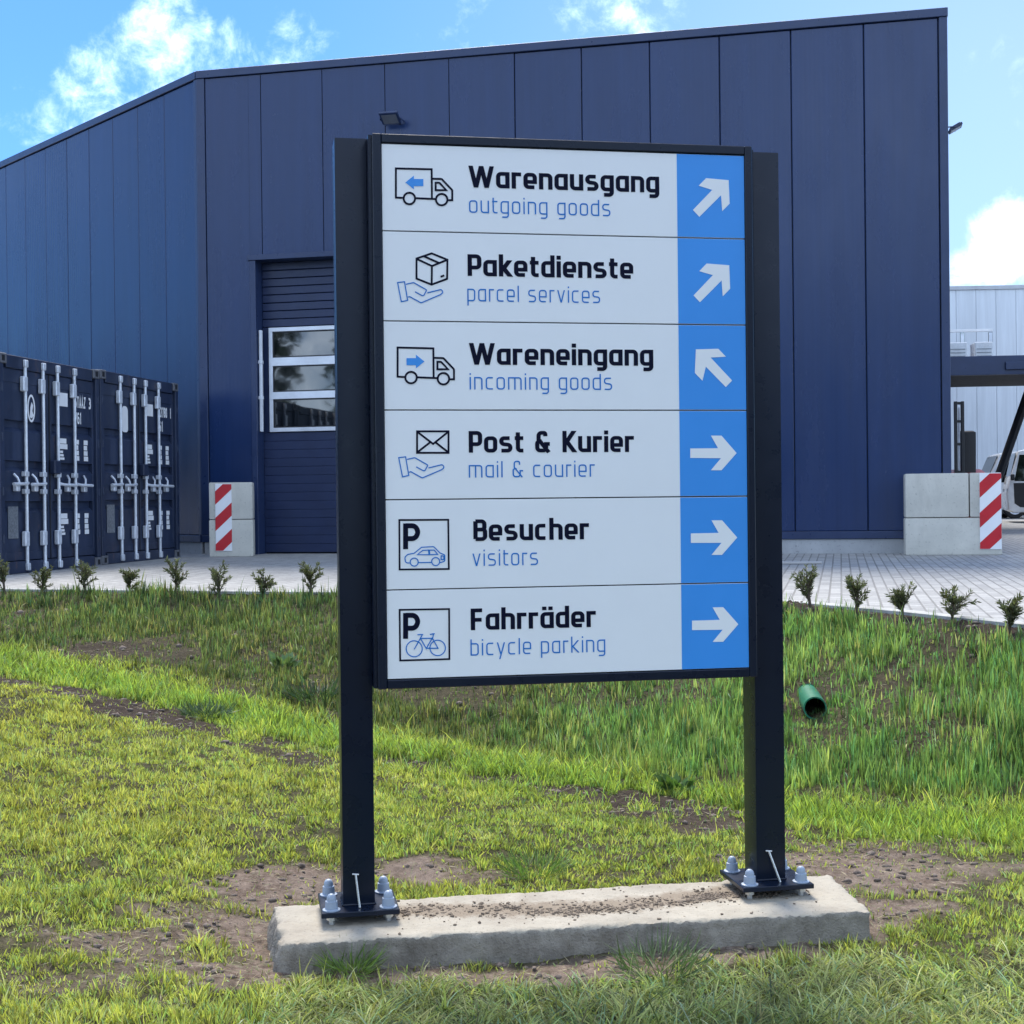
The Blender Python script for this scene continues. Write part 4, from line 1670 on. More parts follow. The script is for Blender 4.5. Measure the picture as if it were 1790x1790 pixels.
for h in range(1, NH + 1):
    cur = []
    for r_ in ring:
        x, y, z = top[r_]
        d = Vector((x - cen.x, (y - cen.y) * 4, 0)).normalized()
        out = 0.055 * (h / NH) ** 0.8 * (1.0 if x < fl.x + 0.1 else 0.35)
        q = Vector((x, y, z - 0.22 * h / NH))
        rr = 0.014 * cN(q, 11, 4) + 0.009 * cN(q, 42, 8) + 0.006 * cN(q, 95, 3) - 0.010 * max(0, cN(q, 22, 2))
        co.append((x + d.x * (out + rr), y + d.y * (out + rr) * 0.7, q.z))
        cur.append(len(co) - 1)
    for a in range(len(ring)):
        b = (a + 1) % len(ring)
        sides.append((prev[a], cur[a], cur[b], prev[b]))
    prev = cur
tq = []
for j in range(NV):
    for i in range(NU):
        a = j * (NU + 1) + i
        tq.append((a, a + 1, a + NU + 2, a + NU + 1))
earth = np.zeros(len(co))
for j in range(NV + 1):
    for i in range(NU + 1):
        u, v = i / NU, j / NV
        earth[j * (NU + 1) + i] = math.exp(-((v - (0.55 + 0.1 * math.sin(u * 9))) / 0.2) ** 2) * min(1, max(0, (u - 0.15) / 0.1)) * min(1, max(0, (0.9 - u) / 0.1)) * 0.5
slab = mesh_np('concrete_footing', np.array(co), [np.array(tq + sides)], [SLABC], attrs={'earth': earth}, smooth=True)
tag(slab, 'long rough concrete footing strip in the grass that carries the sign', 'footing')

# dirt crumbs on the footing, stones and clods on bare soil
SIDEC = concrete_mat('shaded_side_concrete', (0.17, 0.15, 0.125), (0.36, 0.325, 0.27), (0.10, 0.08, 0.06), 9.0, 1.0)  # footing sides toned darker than the top, shade put into their soil-stained colour
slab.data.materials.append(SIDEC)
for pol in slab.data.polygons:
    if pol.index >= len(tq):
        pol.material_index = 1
CLOD = concrete_mat('soil_clods', (0.08, 0.057, 0.043), (0.27, 0.21, 0.17), (0.05, 0.038, 0.03), 30, 0.5)
ico = bmesh.new()
bmesh.ops.create_icosphere(ico, subdivisions=1, radius=1)
icv = np.array([v.co[:] for v in ico.verts])
icf = np.array([[v.index for v in f.verts] for f in ico.faces])
ico.free()


def pebbles(name, pts, sizes, m, label):
    V, Fc = [], []
    for i, (p, s) in enumerate(zip(pts, sizes)):
        sc = s * rng.uniform(0.6, 1.3, 3) * np.array([1, 1, 0.6])
        a = rng.uniform(0, 6.28)
        v = icv * sc * rng.uniform(0.75, 1.25, (len(icv), 1))
        v = np.stack([v[:, 0] * math.cos(a) - v[:, 1] * math.sin(a), v[:, 0] * math.sin(a) + v[:, 1] * math.cos(a), v[:, 2]], 1)
        V.append(v + p)
        Fc.append(icf + len(icv) * i)
    o = mesh_np(name, np.concatenate(V), [np.concatenate(Fc)], [m], smooth=False)
    tag(o, label, kind='stuff')
    return o


pts, sz = [], []
while len(pts) < 6500:
    u, v = rng.uniform(0.16, 0.93), rng.uniform(0.05, 0.97)
    w = math.exp(-((v - (0.52 + 0.1 * math.sin(u * 9))) / 0.16) ** 2) * (0.35 + 0.65 * max(0, 0.5 + mnoise.noise(Vector((u * 14, v * 5, 1))) * 1.3))
    if rng.random() < w * w + 0.006:
        p = slab_pt(u, v, 0)
        s = 0.0011 + 0.0075 * rng.random() ** 6
        pts.append((p.x, p.y, SLABZ + s * 0.2))
        sz.append(s)
CRUMB = concrete_mat('dry_crumbs', (0.12, 0.085, 0.06), (0.32, 0.25, 0.18), (0.07, 0.05, 0.035), 30, 0.5)
pebbles('dirt_crumbs', np.array(pts), sz, CRUMB, 'brown soil crumbs scattered along the concrete footing')

# ------------------------------------------------------------------ grass
def in_slab(P):
    a, b = np.array([fl.x, fl.y]), np.array([fr.x, fr.y])
    c, d = np.array([brr.x, brr.y]), np.array([bl_.x, bl_.y])
    ok = np.ones(len(P), bool)
    for p, q in ((a, b), (b, c), (c, d), (d, a)):
        e = q - p
        nrm = np.array([e[1], -e[0]]) / np.hypot(*e)
        ok &= ((P - p) @ nrm) < 0.012
    return ok


N = 1080000
Y = rng.uniform(0, 1, N)
# density falls with distance like Y^-1.3
y0, y1, pw = 3.5, 15.5, 0.62
Y = (y0 ** pw + Y * (y1 ** pw - y0 ** pw)) ** (1 / pw)
X = (rng.uniform(-1, 1, N)) * (0.385 * Y + 1.1)
Pg = np.stack([X, Y], 1)
sd = edge_signed(Pg)
keep = (sd > 0.10) & (~in_slab(Pg))
Pg, sd = Pg[keep], sd[keep]
soil = soil_mask(Pg)
n_lo = vnoise(Pg, 0.8, 21)
n_mid = vnoise(Pg, 2.6, 22)
n_hi = vnoise(Pg, 7.5, 23)
x, y = Pg[:, 0], Pg[:, 1]
# zones in plan
toe = np.interp(x, [-6, -4.2, -2.55, -1.15, -0.35, 0.7, 1.56, 2.5, 4], [12.0, 11.6, 10.75, 9.75, 9.15, 8.35, 7.75, 7.0, 5.9])
slope = np.clip((y - toe) / 0.35 + 0.3 * n_hi, 0, 1)                    # bank facing the viewer
band = np.clip(1.25 - np.abs(y - (toe - 0.45)) / 0.62 + 0.2 * n_mid, 0, 1) * (1 - slope)   # fresh strip along the ditch
yfront = 4.93 + 0.17 * (x - 0.0)
front = np.clip((yfront - y) / 0.25 + 0.4 * n_mid, 0, 1) * np.clip((x + 0.9) / 0.7 + 0.5 * n_mid + 0.3 * n_hi, 0, 1)      # flattened grass before the footing
rightslope = slope * np.clip((x + 0.2) / 1.2, 0, 1)
prob = 1 - 0.95 * np.clip(soil * 1.2, 0, 1)
n_fine = vnoise(Pg, 17, 24)
n_tuft = vnoise(Pg, 11, 25)
n_gap = vnoise(Pg, 29, 26)
prob *= np.clip(band * 0.35 + np.where(slope > 0.5, 0.52 + 0.35 * n_mid + 0.45 * n_fine + 0.3 * n_gap, 0.62 + 0.3 * n_mid + 0.5 * n_fine + 0.4 * n_gap), 0.02, 1)
keep = rng.random(len(Pg)) < prob
sel = lambda *a: [q[keep] for q in a]
Pg, sd, soil, n_lo, n_mid, n_hi, x, y, slope, band, front, rightslope, n_fine, n_tuft = sel(Pg, sd, soil, n_lo, n_mid, n_hi, x, y, slope, band, front, rightslope, n_fine, n_tuft)
n = len(Pg)
z = ground_z(Pg)
# the drain pipe pokes through a bare scrape in the bank
ppx, ppy = at(1425, 1238, PIPE_Y).x, PIPE_Y
pd = np.hypot((Pg[:, 0] - ppx) / 0.16, (Pg[:, 1] - ppy + 0.12) / 0.42)
u1, u2, u3 = rng.random(n), rng.random(n), rng.random(n)


def tussock(P, cell, seed):
    """nearest centre of a jittered grid of grass tufts: offset from it and its random numbers"""
    g = np.floor(P / cell).astype(np.int64)
    best = np.full(len(P), 1e9)
    off = np.zeros_like(P)
    key = np.zeros(len(P), np.int64)
    for ax_ in (-1, 0, 1):
        for ay_ in (-1, 0, 1):
            c = g + np.array([ax_, ay_])
            hsh = (c[:, 0] * 73856093 ^ c[:, 1] * 19349663 ^ (seed * 83492791)) & 0x7fffffff
            hsh = ((hsh ^ (hsh >> 15)) * 0x2c1b3c6d) & 0x7fffffff
            jx, jy = (hsh & 1023) / 1023.0, ((hsh >> 10) & 1023) / 1023.0
            d = P - (c + np.stack([jx, jy], 1)) * cell
            q = d[:, 0] ** 2 + d[:, 1] ** 2
            m = q < best
            best[m], off[m], key[m] = q[m], d[m], hsh[m]
    kr = ((key * 0x297a2d39) & 0x7fffffff)
    return off, np.sqrt(best), (kr & 1023) / 1023.0, ((kr >> 10) & 1023) / 1023.0


toff, tdist, tr1, tr2 = tussock(Pg, 0.085, 3)
tcore = np.clip(1 - tdist / 0.06, 0, 1)
H = 0.018 + 0.032 * u1 + 0.010 * n_mid
H = H * (1 - slope) + slope * (0.035 + 0.075 * u1 ** 1.5 + 0.02 * n_mid)
H = H * (1 - rightslope) + rightslope * (0.05 + 0.12 * u1 ** 1.8 + 0.03 * n_mid)
H = H + band * (0.02 + 0.05 * u2)
H = H + 0.06 * u2 * np.clip(1.1 - sd / 0.9 + 0.4 * n_mid, 0, 1) * np.clip((0.6 - x) / 0.8, 0, 1)
H = H * (1 - front) + front * (0.035 + 0.085 * u1)
H *= (0.70 + 0.5 * tcore) * (0.72 + 0.56 * tr1)
H *= np.clip(1 + 0.25 * n_tuft, 0.4, 1.6) * np.where(soil > 0.3, 0.6, 1)
tall = rng.random(n) < 0.02
H = np.where(tall, H * 1.9, H)
H = np.where(pd < 1, H * 0.3, H)
H = np.maximum(H, 0.018)
WD = (0.0013 + 0.0020 * u2) * (1 + 0.2 * front) * np.sqrt(np.maximum(y, 4.5) / 4.5) * np.where(rightslope > 0.3, 1.15, 1)
az = rng.uniform(0, 2 * np.pi, n)
# flattened grass is combed in swirls
comb = 4.0 * vnoise(Pg, 3.2, 31) + 0.5 + rng.normal(0, 0.9, n)
taz = np.arctan2(toff[:, 1], toff[:, 0]) + rng.normal(0, 0.6, n)
az = np.where(rng.random(n) < 0.6, taz, az)
az = np.where((front > 0.4) & (rng.random(n) < 0.45), comb, az)
lean = np.abs(rng.normal(0.28, 0.22, n))
lean = np.where(slope > 0.5, np.abs(rng.normal(0.16, 0.14, n)), lean)
lean = np.where(front > 0.4, rng.uniform(0.5, 1.35, n), lean) + 0.35 * np.clip(tdist / 0.06, 0, 1) * (slope < 0.5)
lean = np.where(rng.random(n) < 0.06, 1.1, lean)
dxy = np.stack([np.cos(az), np.sin(az)], 1)
faz = rng.uniform(0, np.pi, n)
side = np.stack([np.cos(faz), np.sin(faz) * 0.6, np.zeros(n)], 1)
ts = [0.0, 0.4, 0.75, 1.0]
wf = [1.0, 0.9, 0.6, 0.0]
rowsv = []
for t, wv in zip(ts, wf):
    hor = np.sin(lean) * (t ** 1.7) * H
    ver = np.cos(lean * (0.35 + 0.65 * t)) * t * H
    c = np.column_stack([Pg + dxy * hor[:, None], z - 0.004 + np.maximum(ver, 0.006 * t)])
    if wv > 0:
        rowsv.append(c - side * (WD * wv)[:, None])
        rowsv.append(c + side * (WD * wv)[:, None])
    else:
        rowsv.append(c)
V = np.stack(rowsv, 1).reshape(-1, 3)
k7 = len(rowsv)
base = np.arange(n)[:, None] * k7
q1 = base + np.array([[0, 1, 3, 2]])
q2 = base + np.array([[2, 3, 5, 4]])
t3 = base + np.array([[4, 5, 6]])
# colour of each blade
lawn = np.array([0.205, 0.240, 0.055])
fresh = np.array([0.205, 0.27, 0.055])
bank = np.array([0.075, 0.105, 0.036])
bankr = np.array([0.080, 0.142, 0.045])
flat = np.array([0.175, 0.195, 0.07])
straw = np.array([0.27, 0.22, 0.10])
ylw = np.array([0.30, 0.265, 0.055])
C = np.tile(lawn, (n, 1))
fy = np.clip(0.35 - 0.22 * (x + 1.0) + 0.45 * n_lo, 0, 1)[:, None]
C = C * (1 - 0.6 * fy) + ylw * 0.6 * fy
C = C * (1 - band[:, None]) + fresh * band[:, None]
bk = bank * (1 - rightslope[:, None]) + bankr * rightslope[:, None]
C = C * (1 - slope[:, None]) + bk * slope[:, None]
lush = (np.clip(1.15 - sd / 0.9 + 0.4 * n_mid, 0, 1) * (1 - front) * np.clip((0.6 - x) / 0.8, 0, 1))[:, None]
C = C * (1 - 0.7 * lush) + np.array([0.055, 0.105, 0.04]) * 0.7 * lush
C = C * (1 - front[:, None]) + flat * front[:, None]
pr = np.clip(0.22 + 0.25 * n_mid + 0.25 * (soil > 0.2) + 0.10 * front - 0.15 * rightslope - 0.15 * band, 0, 1)
st = rng.random(n) < pr * 0.55
C = np.where(st[:, None], C * 0.35 + straw * 0.65, C)
tr2 = tr2 * (1 - 0.7 * band)
C = C * (1 - 0.35 * tr2[:, None]) + np.where((tr1 > 0.5)[:, None], np.array([0.21, 0.19, 0.06]), np.array([0.10, 0.16, 0.045])) * 0.35 * tr2[:, None]
C *= (0.30 + 1.4 * rng.random(n))[:, None] * (0.72 + 0.56 * tr2)[:, None] * (1 + 0.22 * n_hi)[:, None]
bluish = (rng.random(n) < 0.18)[:, None]
C = np.where(bluish, C * np.array([0.72, 0.95, 1.5]), C)
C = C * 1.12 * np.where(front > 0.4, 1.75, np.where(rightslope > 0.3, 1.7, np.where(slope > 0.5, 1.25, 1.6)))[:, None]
C = np.clip(C, 0.005, 0.62)
Cv = np.repeat(np.column_stack([C, np.ones(n)]), k7, 0).reshape(n, k7, 4)
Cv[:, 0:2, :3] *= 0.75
Cv = Cv.reshape(-1, 4)
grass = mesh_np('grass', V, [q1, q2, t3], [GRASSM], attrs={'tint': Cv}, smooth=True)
tag(grass, 'rough mown grass on the lawn and the ditch bank', kind='stuff')

# cut grass and straw lying about on the soil and in the sward
ns = 34000
Ys = (3.6 ** .6 + rng.random(ns) * (13.8 ** .6 - 3.6 ** .6)) ** (1 / .6)
Ps = np.stack([rng.uniform(-1, 1, ns) * (0.385 * Ys + 0.5), Ys], 1)
ks = (edge_signed(Ps) > 0.08) & ~in_slab(Ps) & (rng.random(ns) < 0.25 + 0.75 * np.clip(soil_mask(Ps) * 1.5, 0, 1))
Ps = Ps[ks]
ns = len(Ps)
sa = rng.uniform(0, 6.28, ns)
sl = rng.uniform(0.02, 0.075, ns)
sc_ = np.where((rng.random(ns) < 0.6)[:, None], np.array([0.42, 0.36, 0.22]), np.array([0.20, 0.22, 0.09])) * rng.uniform(0.4, 1.3, (ns, 1))
mats_P = np.column_stack([Ps, ground_z(Ps) + rng.uniform(0.002, 0.012, ns)])
mats_D = np.column_stack([np.cos(sa), np.sin(sa), rng.uniform(-0.12, 0.2, ns)])
STRAW = (mats_P, mats_D, sl, sc_)

# bark mulch, clods and stones on the bare soil
Npe = 42000
Yp = (3.6 ** .6 + rng.random(Npe) * (14.3 ** .6 - 3.6 ** .6)) ** (1 / .6)
Xp = rng.uniform(-1, 1, Npe) * (0.385 * Yp + 0.5)
Pp = np.stack([Xp, Yp], 1)
sm = soil_mask(Pp)
kp = (rng.random(Npe) < sm ** 2) & (edge_signed(Pp) > 0.09) & ~in_slab(Pp)
Pp = Pp[kp]
zp = ground_z(Pp)
szp = (0.0022 + 0.020 * rng.random(len(Pp)) ** 7) * np.sqrt(np.maximum(Pp[:, 1], 5) / 5)
pebbles('soil_clods', np.column_stack([Pp, zp]), szp, CLOD, 'brown clods and small stones on the bare soil patches')

# ------------------------------------------------------------------ plants
def leaf_mesh(name, P, D, Nn, Ls, Ws, C, m, parent=None):
    """leaf blades: base P, direction D, face normal hint Nn"""
    D = D / np.linalg.norm(D, axis=1, keepdims=True)
    S = np.cross(D, Nn)
    S /= np.maximum(np.linalg.norm(S, axis=1, keepdims=True), 1e-6)
    a = P
    b = P + D * (Ls * .45)[:, None] + S * (Ws / 2)[:, None]
    c = P + D * Ls[:, None]
    d = P + D * (Ls * .45)[:, None] - S * (Ws / 2)[:, None]
    V = np.stack([a, b, c, d], 1).reshape(-1, 3)
    Fq = np.arange(len(P))[:, None] * 4 + np.array([[0, 1, 2, 3]])
    return mesh_np(name, V, [Fq], [m], parent, {'tint': np.repeat(np.column_stack([C, np.ones(len(P))]), 4, 0)})


straw_o = leaf_mesh('straw', STRAW[0], STRAW[1], rng.normal(0, 0.3, STRAW[0].shape) + np.array([0, 0, 1]), STRAW[2], rng.uniform(0.0016, 0.0036, len(STRAW[2])), STRAW[3], LEAFM)
tag(straw_o, 'dry straw and cut grass strewn over the soil', kind='stuff')


def sapling(label, loc, h, seed, spread=0.5, nb=11, bare=0.0, group='young evergreen shrubs along the paving edge'):
    rg = np.random.default_rng(seed)
    t = thing('evergreen_shrub', label, 'shrub', loc, 0, group)
    t.rotation_euler = (rg.normal(0, .08), rg.normal(0, .12), 0)
    mb = MB()
    mb.tube([(0, 0, -0.02), (0.01 * h, 0, h * .35), (rg.normal(0, .02) * h, 0, h * .75)], [0.012 * h / .3, 0.009 * h / .3, 0.004 * h / .3], BARK, 6)
    LP, LD, LC, LL = [], [], [], []
    for b in range(nb + 2):
        z0 = h * rg.uniform(0.03, 0.5)
        a = rg.uniform(0, 6.28)
        ln = h * rg.uniform(0.40, 0.75) * (1.15 - z0 / h * .4)
        up = rg.uniform(0.55, 1.5)
        up += 0.25
        d = np.array([math.cos(a) * spread, math.sin(a) * spread, up])
        if b == 0:
            z0, d, ln = h * .35, np.array([0.05, 0, 1.0]), h * .62
        d = d / np.linalg.norm(d)
        droop = rg.uniform(0, .35)
        pp = [np.array([0, 0, z0]) + d * ln * s + np.array([0, 0, -droop * ln * s * s]) + np.array([math.cos(a), math.sin(a), 0]) * (droop * ln * .6 * s * s) for s in np.linspace(0, 1, 6)]
        mb.tube([tuple(q) for q in pp], [0.0042, 0.004, 0.0035, 0.003, 0.0022, 0.0012], BARK, 5)
        nl = int(40 * (1 - bare)) + 8
        for i in range(nl):
            s = rg.uniform(0.12, 1.0)
            k_ = min(int(s * 5), 4)
            f = s * 5 - k_
            q = pp[k_] * (1 - f) + pp[k_ + 1] * f
            ax = pp[k_ + 1] - pp[k_]
            ax = ax / np.linalg.norm(ax)
            rv = rg.normal(0, 1, 3)
            rv -= ax * (rv @ ax)
            rv /= np.linalg.norm(rv)
            LP.append(q)
            LD.append(ax * rg.uniform(.5, 1.0) + rv * rg.uniform(.5, .9))
            LL.append(rg.uniform(.026, .048))
            g = rg.uniform(.6, 1.5)
            cc = np.array([0.115, 0.128, 0.068]) * g
            if rg.random() < .15:
                cc = np.array([0.085, 0.075, 0.04]) * g
            LC.append(cc)
    mb.build('stem', t)
    LP, LD, LC, LL = map(np.array, (LP, LD, LC, LL))
    leaf_mesh('foliage', LP, LD, rg.normal(0, 1, LP.shape), LL, LL * .26, LC, LEAFM, t)
    return t


left_s = [(8, 1036, 58, .35, 'small dark shrub cut by the left picture edge'), (73, 1037, 50, .55, 'bushy young shrub before the left container doors'),
          (149, 1038, 52, .6, 'forked young shrub below the joint of the two containers'), (226, 1038, 40, .6, 'smallest low shrub in front of the right container'),
          (308, 1037, 56, .4, 'slim upright shrub before the right end of the containers'), (384, 1038, 55, .5, 'dense upright shrub in front of the left hazard board'),
          (459, 1039, 48, .5, 'sparse young shrub in front of the roller door edge'), (543, 1038, 58, .45, 'tall thin shrub nearest the left sign post')]
for i, (px, py, hp, sp, lab) in enumerate(left_s):
    g = ray(px, py + 3)
    # just on the lawn side of the kerb
    r = ray(px, py)
    Yq = np.arange(8, 16, 0.01)
    pq = np.stack([r.x * Yq, Yq], 1)
    Yb = Yq[np.argmin(np.abs(edge_signed(pq) - 0.16))]
    zb = ground_z(np.array([[r.x * Yb, Yb]]))[0]
    sapling(lab, (r.x * Yb, Yb, zb), 1.1 * hp * Yb / 2500, 40 + i, sp, 10 + (i * 5) % 4)
right_s = [(1416, 1056, 70, .45, 'tall slender shrub nearest the right sign post'), (1496, 1062, 68, .5, 'cone-shaped young shrub second from the right sign post'),
           (1578, 1073, 55, .6, 'spreading shrub in front of the plinth between sign and concrete blocks'), (1664, 1080, 62, .75, 'widest shrub with curved bare branches before the right concrete blocks'),
           (1764, 1086, 66, .4, 'dense upright shrub nearest the right picture edge')]
for i, (px, py, hp, sp, lab) in enumerate(right_s):
    r = ray(px, py)
    Yq = np.arange(7, 14, 0.01)
    pq = np.stack([r.x * Yq, Yq], 1)
    Yb = Yq[np.argmin(np.abs(edge_signed(pq) - 0.15))]
    zb = ground_z(np.array([[r.x * Yb, Yb]]))[0]
    sapling(lab, (r.x * Yb, Yb, zb), 1.05 * hp * Yb / 2500, 70 + i, sp, 12, .1)


def weed(label, px, py, rad, h, col, seed, broad=False):
    rg = np.random.default_rng(seed)
    x0, y0_, z0 = hit(px, py)
    nl = 260 if not broad else 60
    a = rg.uniform(0, 6.28, nl)
    rr = rad * np.sqrt(rg.random(nl)) * .7
    P = np.stack([x0 + rr * np.cos(a), y0_ + rr * np.sin(a), np.full(nl, z0) + h * .5 * rg.random(nl)], 1)
    D = np.stack([np.cos(a) * .8, np.sin(a) * .8, rg.uniform(.25, 1.2, nl)], 1)
    Ls = h * rg.uniform(.35, 1.0, nl)
    if not broad:
        D += rg.normal(0, .35, D.shape)
        P[:, 2] = z0 + h * .15 * rg.random(nl)
    o = leaf_mesh('weed', P, D, rg.normal(0, .8, (nl, 3)) + np.array([0, -.3, 1]), Ls, Ls * .5 if broad else rg.uniform(.003, .006, nl) * (1 + (y0_ > 7)), np.array(col) * rg.uniform(.6, 1.5, (nl, 1)), LEAFM)
    tag(o, label, 'weed', 'weeds in the grass')


weed('bluish grass tuft at the end of the bare soil strip, left of the sign', 362, 1252, .22, .12, (.075, .115, .06), 1)
weed('pale broad-leaved weed on the left bank', 497, 1168, .13, .12, (.10, .16, .07), 2, True)
weed('dark bushy weed at the foot of the bank, left of the sign post', 555, 1225, .28, .2, (.045, .08, .035), 3)
weed('small green weed on the bare soil under the sign board', 1182, 1386, .10, .09, (.09, .16, .04), 4, True)
weed('fresh green grass tuft against the front face of the concrete footing', 612, 1706, .10, .13, (.12, .19, .05), 5)
weed('long-bladed grass tuft before the middle of the footing', 1155, 1705, .20, .15, (.10, .15, .06), 6)
weed('tall grass tuft standing behind the footing under the sign', 935, 1535, .16, .16, (.12, .20, .05), 7)

# green drain pipe in the bank
pe = at(1425, 1238, PIPE_Y)
pipe = MB()
ax = (at(1413, 1217, PIPE_Y + 0.55) - pe).normalized()
M = Matrix.Translation(pe) @ ax.to_track_quat('Z', 'Y').to_matrix().to_4x4()
pipe.lathe([(0.064, 0.6), (0.064, 0.0), (0.0725, 0.0), (0.0725, 0.6), (0.078, 0.6)], GREENP, seg=32, M=M)
po = pipe.build('drain_pipe')
tag(po, 'green plastic drain pipe end sticking out of the grassy bank', 'pipe')
pb = MB()
pb.lathe([(0.0638, 0.004), (0.0635, 0.45), (0, 0.45)], DARK, seg=24, M=M)  # black lining stands in for the shade inside the green pipe
pbo = pb.build('pipe_shade_lining', po)

# ------------------------------------------------------------------ shipping containers
CW, CH, CD = 2.405, 2.60, 6.06
cdir = Vector((0.203, 0.979)).normalized()
CROT = math.atan2(cdir.y, cdir.x)


def cu(px):
    """distance along the door plane for a photo x"""
    inv = 0.06006 - 4.26e-5 * (px - 1)
    return (1 / inv - 16.65) / 0.979


def container(label, start, second):
    o2 = Vector((-5.947, 16.65)) + cdir * start
    t = thing('shipping_container', label, 'shipping container', (o2.x, o2.y, pave_z(o2.y) + 0.004), CROT, 'shipping containers beside the warehouse')
    # local x along the doors, +y into the container (away to the left), z up
    for x in (0.0, CW - 0.10):
        for ya_, yb_ in ((0.002, 0.12), (CD - 0.12, CD - 0.002)):
            mb = MB()
            mb.box(x + 0.002, x + 0.098, ya_, yb_, 0.12, CH - 0.12, CONT, 0.006)
            mb.build('corner_post', t)
    mb = MB()
    mb.box(0.17, CW - 0.17, 0.012, 0.10, 0.0, 0.145, CONT, 0.006)
    mb.build('door_sill', t)
    mb = MB()
    mb.box(0.17, CW - 0.17, 0.012, 0.10, CH - 0.16, CH - 0.006, CONT, 0.006)
    mb.build('door_header', t)
    mb = MB()
    kk = mb.mi(CONT)
    # corrugated long sides and roof
    for side, x in ((-1, 0.035), (1, CW - 0.035)):
        pts = []
        yy = 0.12
        while yy < CD - 0.12:
            for dy, dd in ((0.0, 0), (0.07, 0), (0.138, 0.035), (0.21, 0.035)):
                pts.append((x - side * dd, yy + dy))
            yy += 0.278
        lo = [mb.bm.verts.new((a, b, 0.15)) for a, b in pts]
        hi = [mb.bm.verts.new((a, b, CH - 0.1)) for a, b in pts]
        for i in range(len(pts) - 1):
            mb.bm.faces.new((lo[i], lo[i + 1], hi[i + 1], hi[i])).material_index = kk
        mb.box(x - 0.03, x + 0.03, 0.12, CD - 0.12, 0.02, 0.15, CONT)
        mb.box(x - 0.03, x + 0.03, 0.12, CD - 0.12, CH - 0.1, CH - 0.02, CONT)
    mb.box(0.06, CW - 0.06, 0.101, CD - 0.02, CH - 0.06, CH - 0.03, CONT)
    mb.box(0.06, CW - 0.06, 0.12, CD - 0.13, 0.10, 0.15, CONTG)
    mb.box(0.1, CW - 0.1, CD - 0.08, CD - 0.03, 0.1, CH - 0.1, CONT)
    mb.build('body', t)
    for x in (0, CW - 0.162):
        for y in (-0.004, CD - 0.178):
            for z in (-0.002, CH - 0.118):
                mb = MB()
                mb.box(x, x + 0.162, y, y + 0.178, z, z + 0.12, mat_cast, 0.008)
                if y < 0:
                    mb.box(x + 0.048, x + 0.114, y - 0.001, y + 0.02, z + 0.026, z + 0.094, GAP, 0.0)
                mb.build('corner_casting', t)
    # doors with three recessed bands
    zs = [0.155, 0.73, 0.865, 1.22, 1.35, 1.69, 1.83, CH - 0.165]
    mid = 1.165
    doors = []
    for x0, x1 in ((0.105, mid - 0.012), (mid + 0.012, CW - 0.105)):
        mb = MB()
        k = mb.mi(CONT)
        ya, yb = 0.042, 0.091
        prof = [(ya, zs[0])]
        for b in (1, 3, 5):
            prof += [(ya, zs[b] - 0.0), (yb, zs[b] + 0.05), (yb, zs[b + 1] - 0.006), (ya, zs[b + 1])]
        prof.append((ya, zs[7]))
        pan0, pan1 = x0 + 0.045, x1 - 0.045
        L_ = [mb.bm.verts.new((pan0, a, b)) for a, b in prof]
        R_ = [mb.bm.verts.new((pan1, a, b)) for a, b in prof]
        for i in range(len(prof) - 1):
            mb.bm.faces.new((L_[i], R_[i], R_[i + 1], L_[i + 1])).material_index = k
        mb.box(x0, pan0 + 0.002, 0.036, 0.09, zs[0], zs[7], CONT, 0.004)
        mb.box(pan1 - 0.002, x1, 0.036, 0.09, zs[0], zs[7], CONT, 0.004)
        mb.box(pan0, pan1, 0.034, 0.09, zs[0], zs[0] + 0.10, CONT, 0.004)
        mb.box(pan0, pan1, 0.034, 0.09, zs[7] - 0.16, zs[7], CONT, 0.004)
        mb.box(pan0, pan1, 0.094, 0.10, zs[0], zs[7], CONTG)
        doors.append(mb.build('door', t))
    mb = MB()
    mb.box(mid - 0.0115, mid + 0.0115, 0.032, 0.09, zs[0], zs[7], CONTG)
    mb.box(0.0985, 0.1045, 0.05, 0.09, zs[0], zs[7], CONTG)
    mb.box(CW - 0.1045, CW - 0.0985, 0.05, 0.09, zs[0], zs[7], CONTG)
    mb.build('door_gasket', t)
    mb = MB()
    mb.box(mid - 0.02, mid + 0.13, -0.05, 0.03, 1.20, 1.37, CONT, 0.012)
    mb.build('lock_box', t)
    # hinges
    for x in (0.05, CW - 0.05):
        for z in (0.42, 0.98, 1.62, 2.2):
            mb = MB()
            mb.box(x - 0.045, x + 0.075 if x < 1 else x + 0.045, 0.012, 0.0335, z - 0.03, z + 0.03, CONT, 0.005)
            mb.tube([(x, 0.008, z - 0.05), (x, 0.008, z + 0.05)], 0.018, CONT, 8)
            mb.build('hinge', t)
    # locking bars
    for q, x in enumerate((0.56, 0.97, 1.315, 1.735)):
        mb = MB()
        yb = 0.0
        mb.tube([(x, yb, 0.10), (x, yb, CH - 0.09)], 0.021, GALV, 12)
        bar = mb.build('locking_bar', t)
        for z in (0.03, CH - 0.13):
            mb = MB()
            mb.box(x - 0.035, x + 0.035, yb - 0.03, 0.011, z, z + 0.09, GALV, 0.008)
            mb.build('cam_keeper', bar)
        for z in (0.32, CH - 0.42):
            mb = MB()
            mb.box(x - 0.075, x + 0.02, yb - 0.028, 0.032, z, z + 0.18, GALV, 0.01)
            mb.build('bar_bracket', bar)
        for z in (0.95, 1.16):
            mb = MB()
            mb.box(x - 0.06, x + 0.03, yb - 0.026, 0.033, z, z + 0.06, GALV, 0.006)
            mb.build('bar_clamp', bar)
        mb = MB()
        sgn = -1 if q < 2 else 1
        ln = 0.36
        mb.tube([(x, yb - 0.02, 1.08), (x + sgn * 0.06, yb - 0.045, 1.07), (x + sgn * ln, yb - 0.045, 1.065)], [0.02, 0.018, 0.02], GALV, 8)
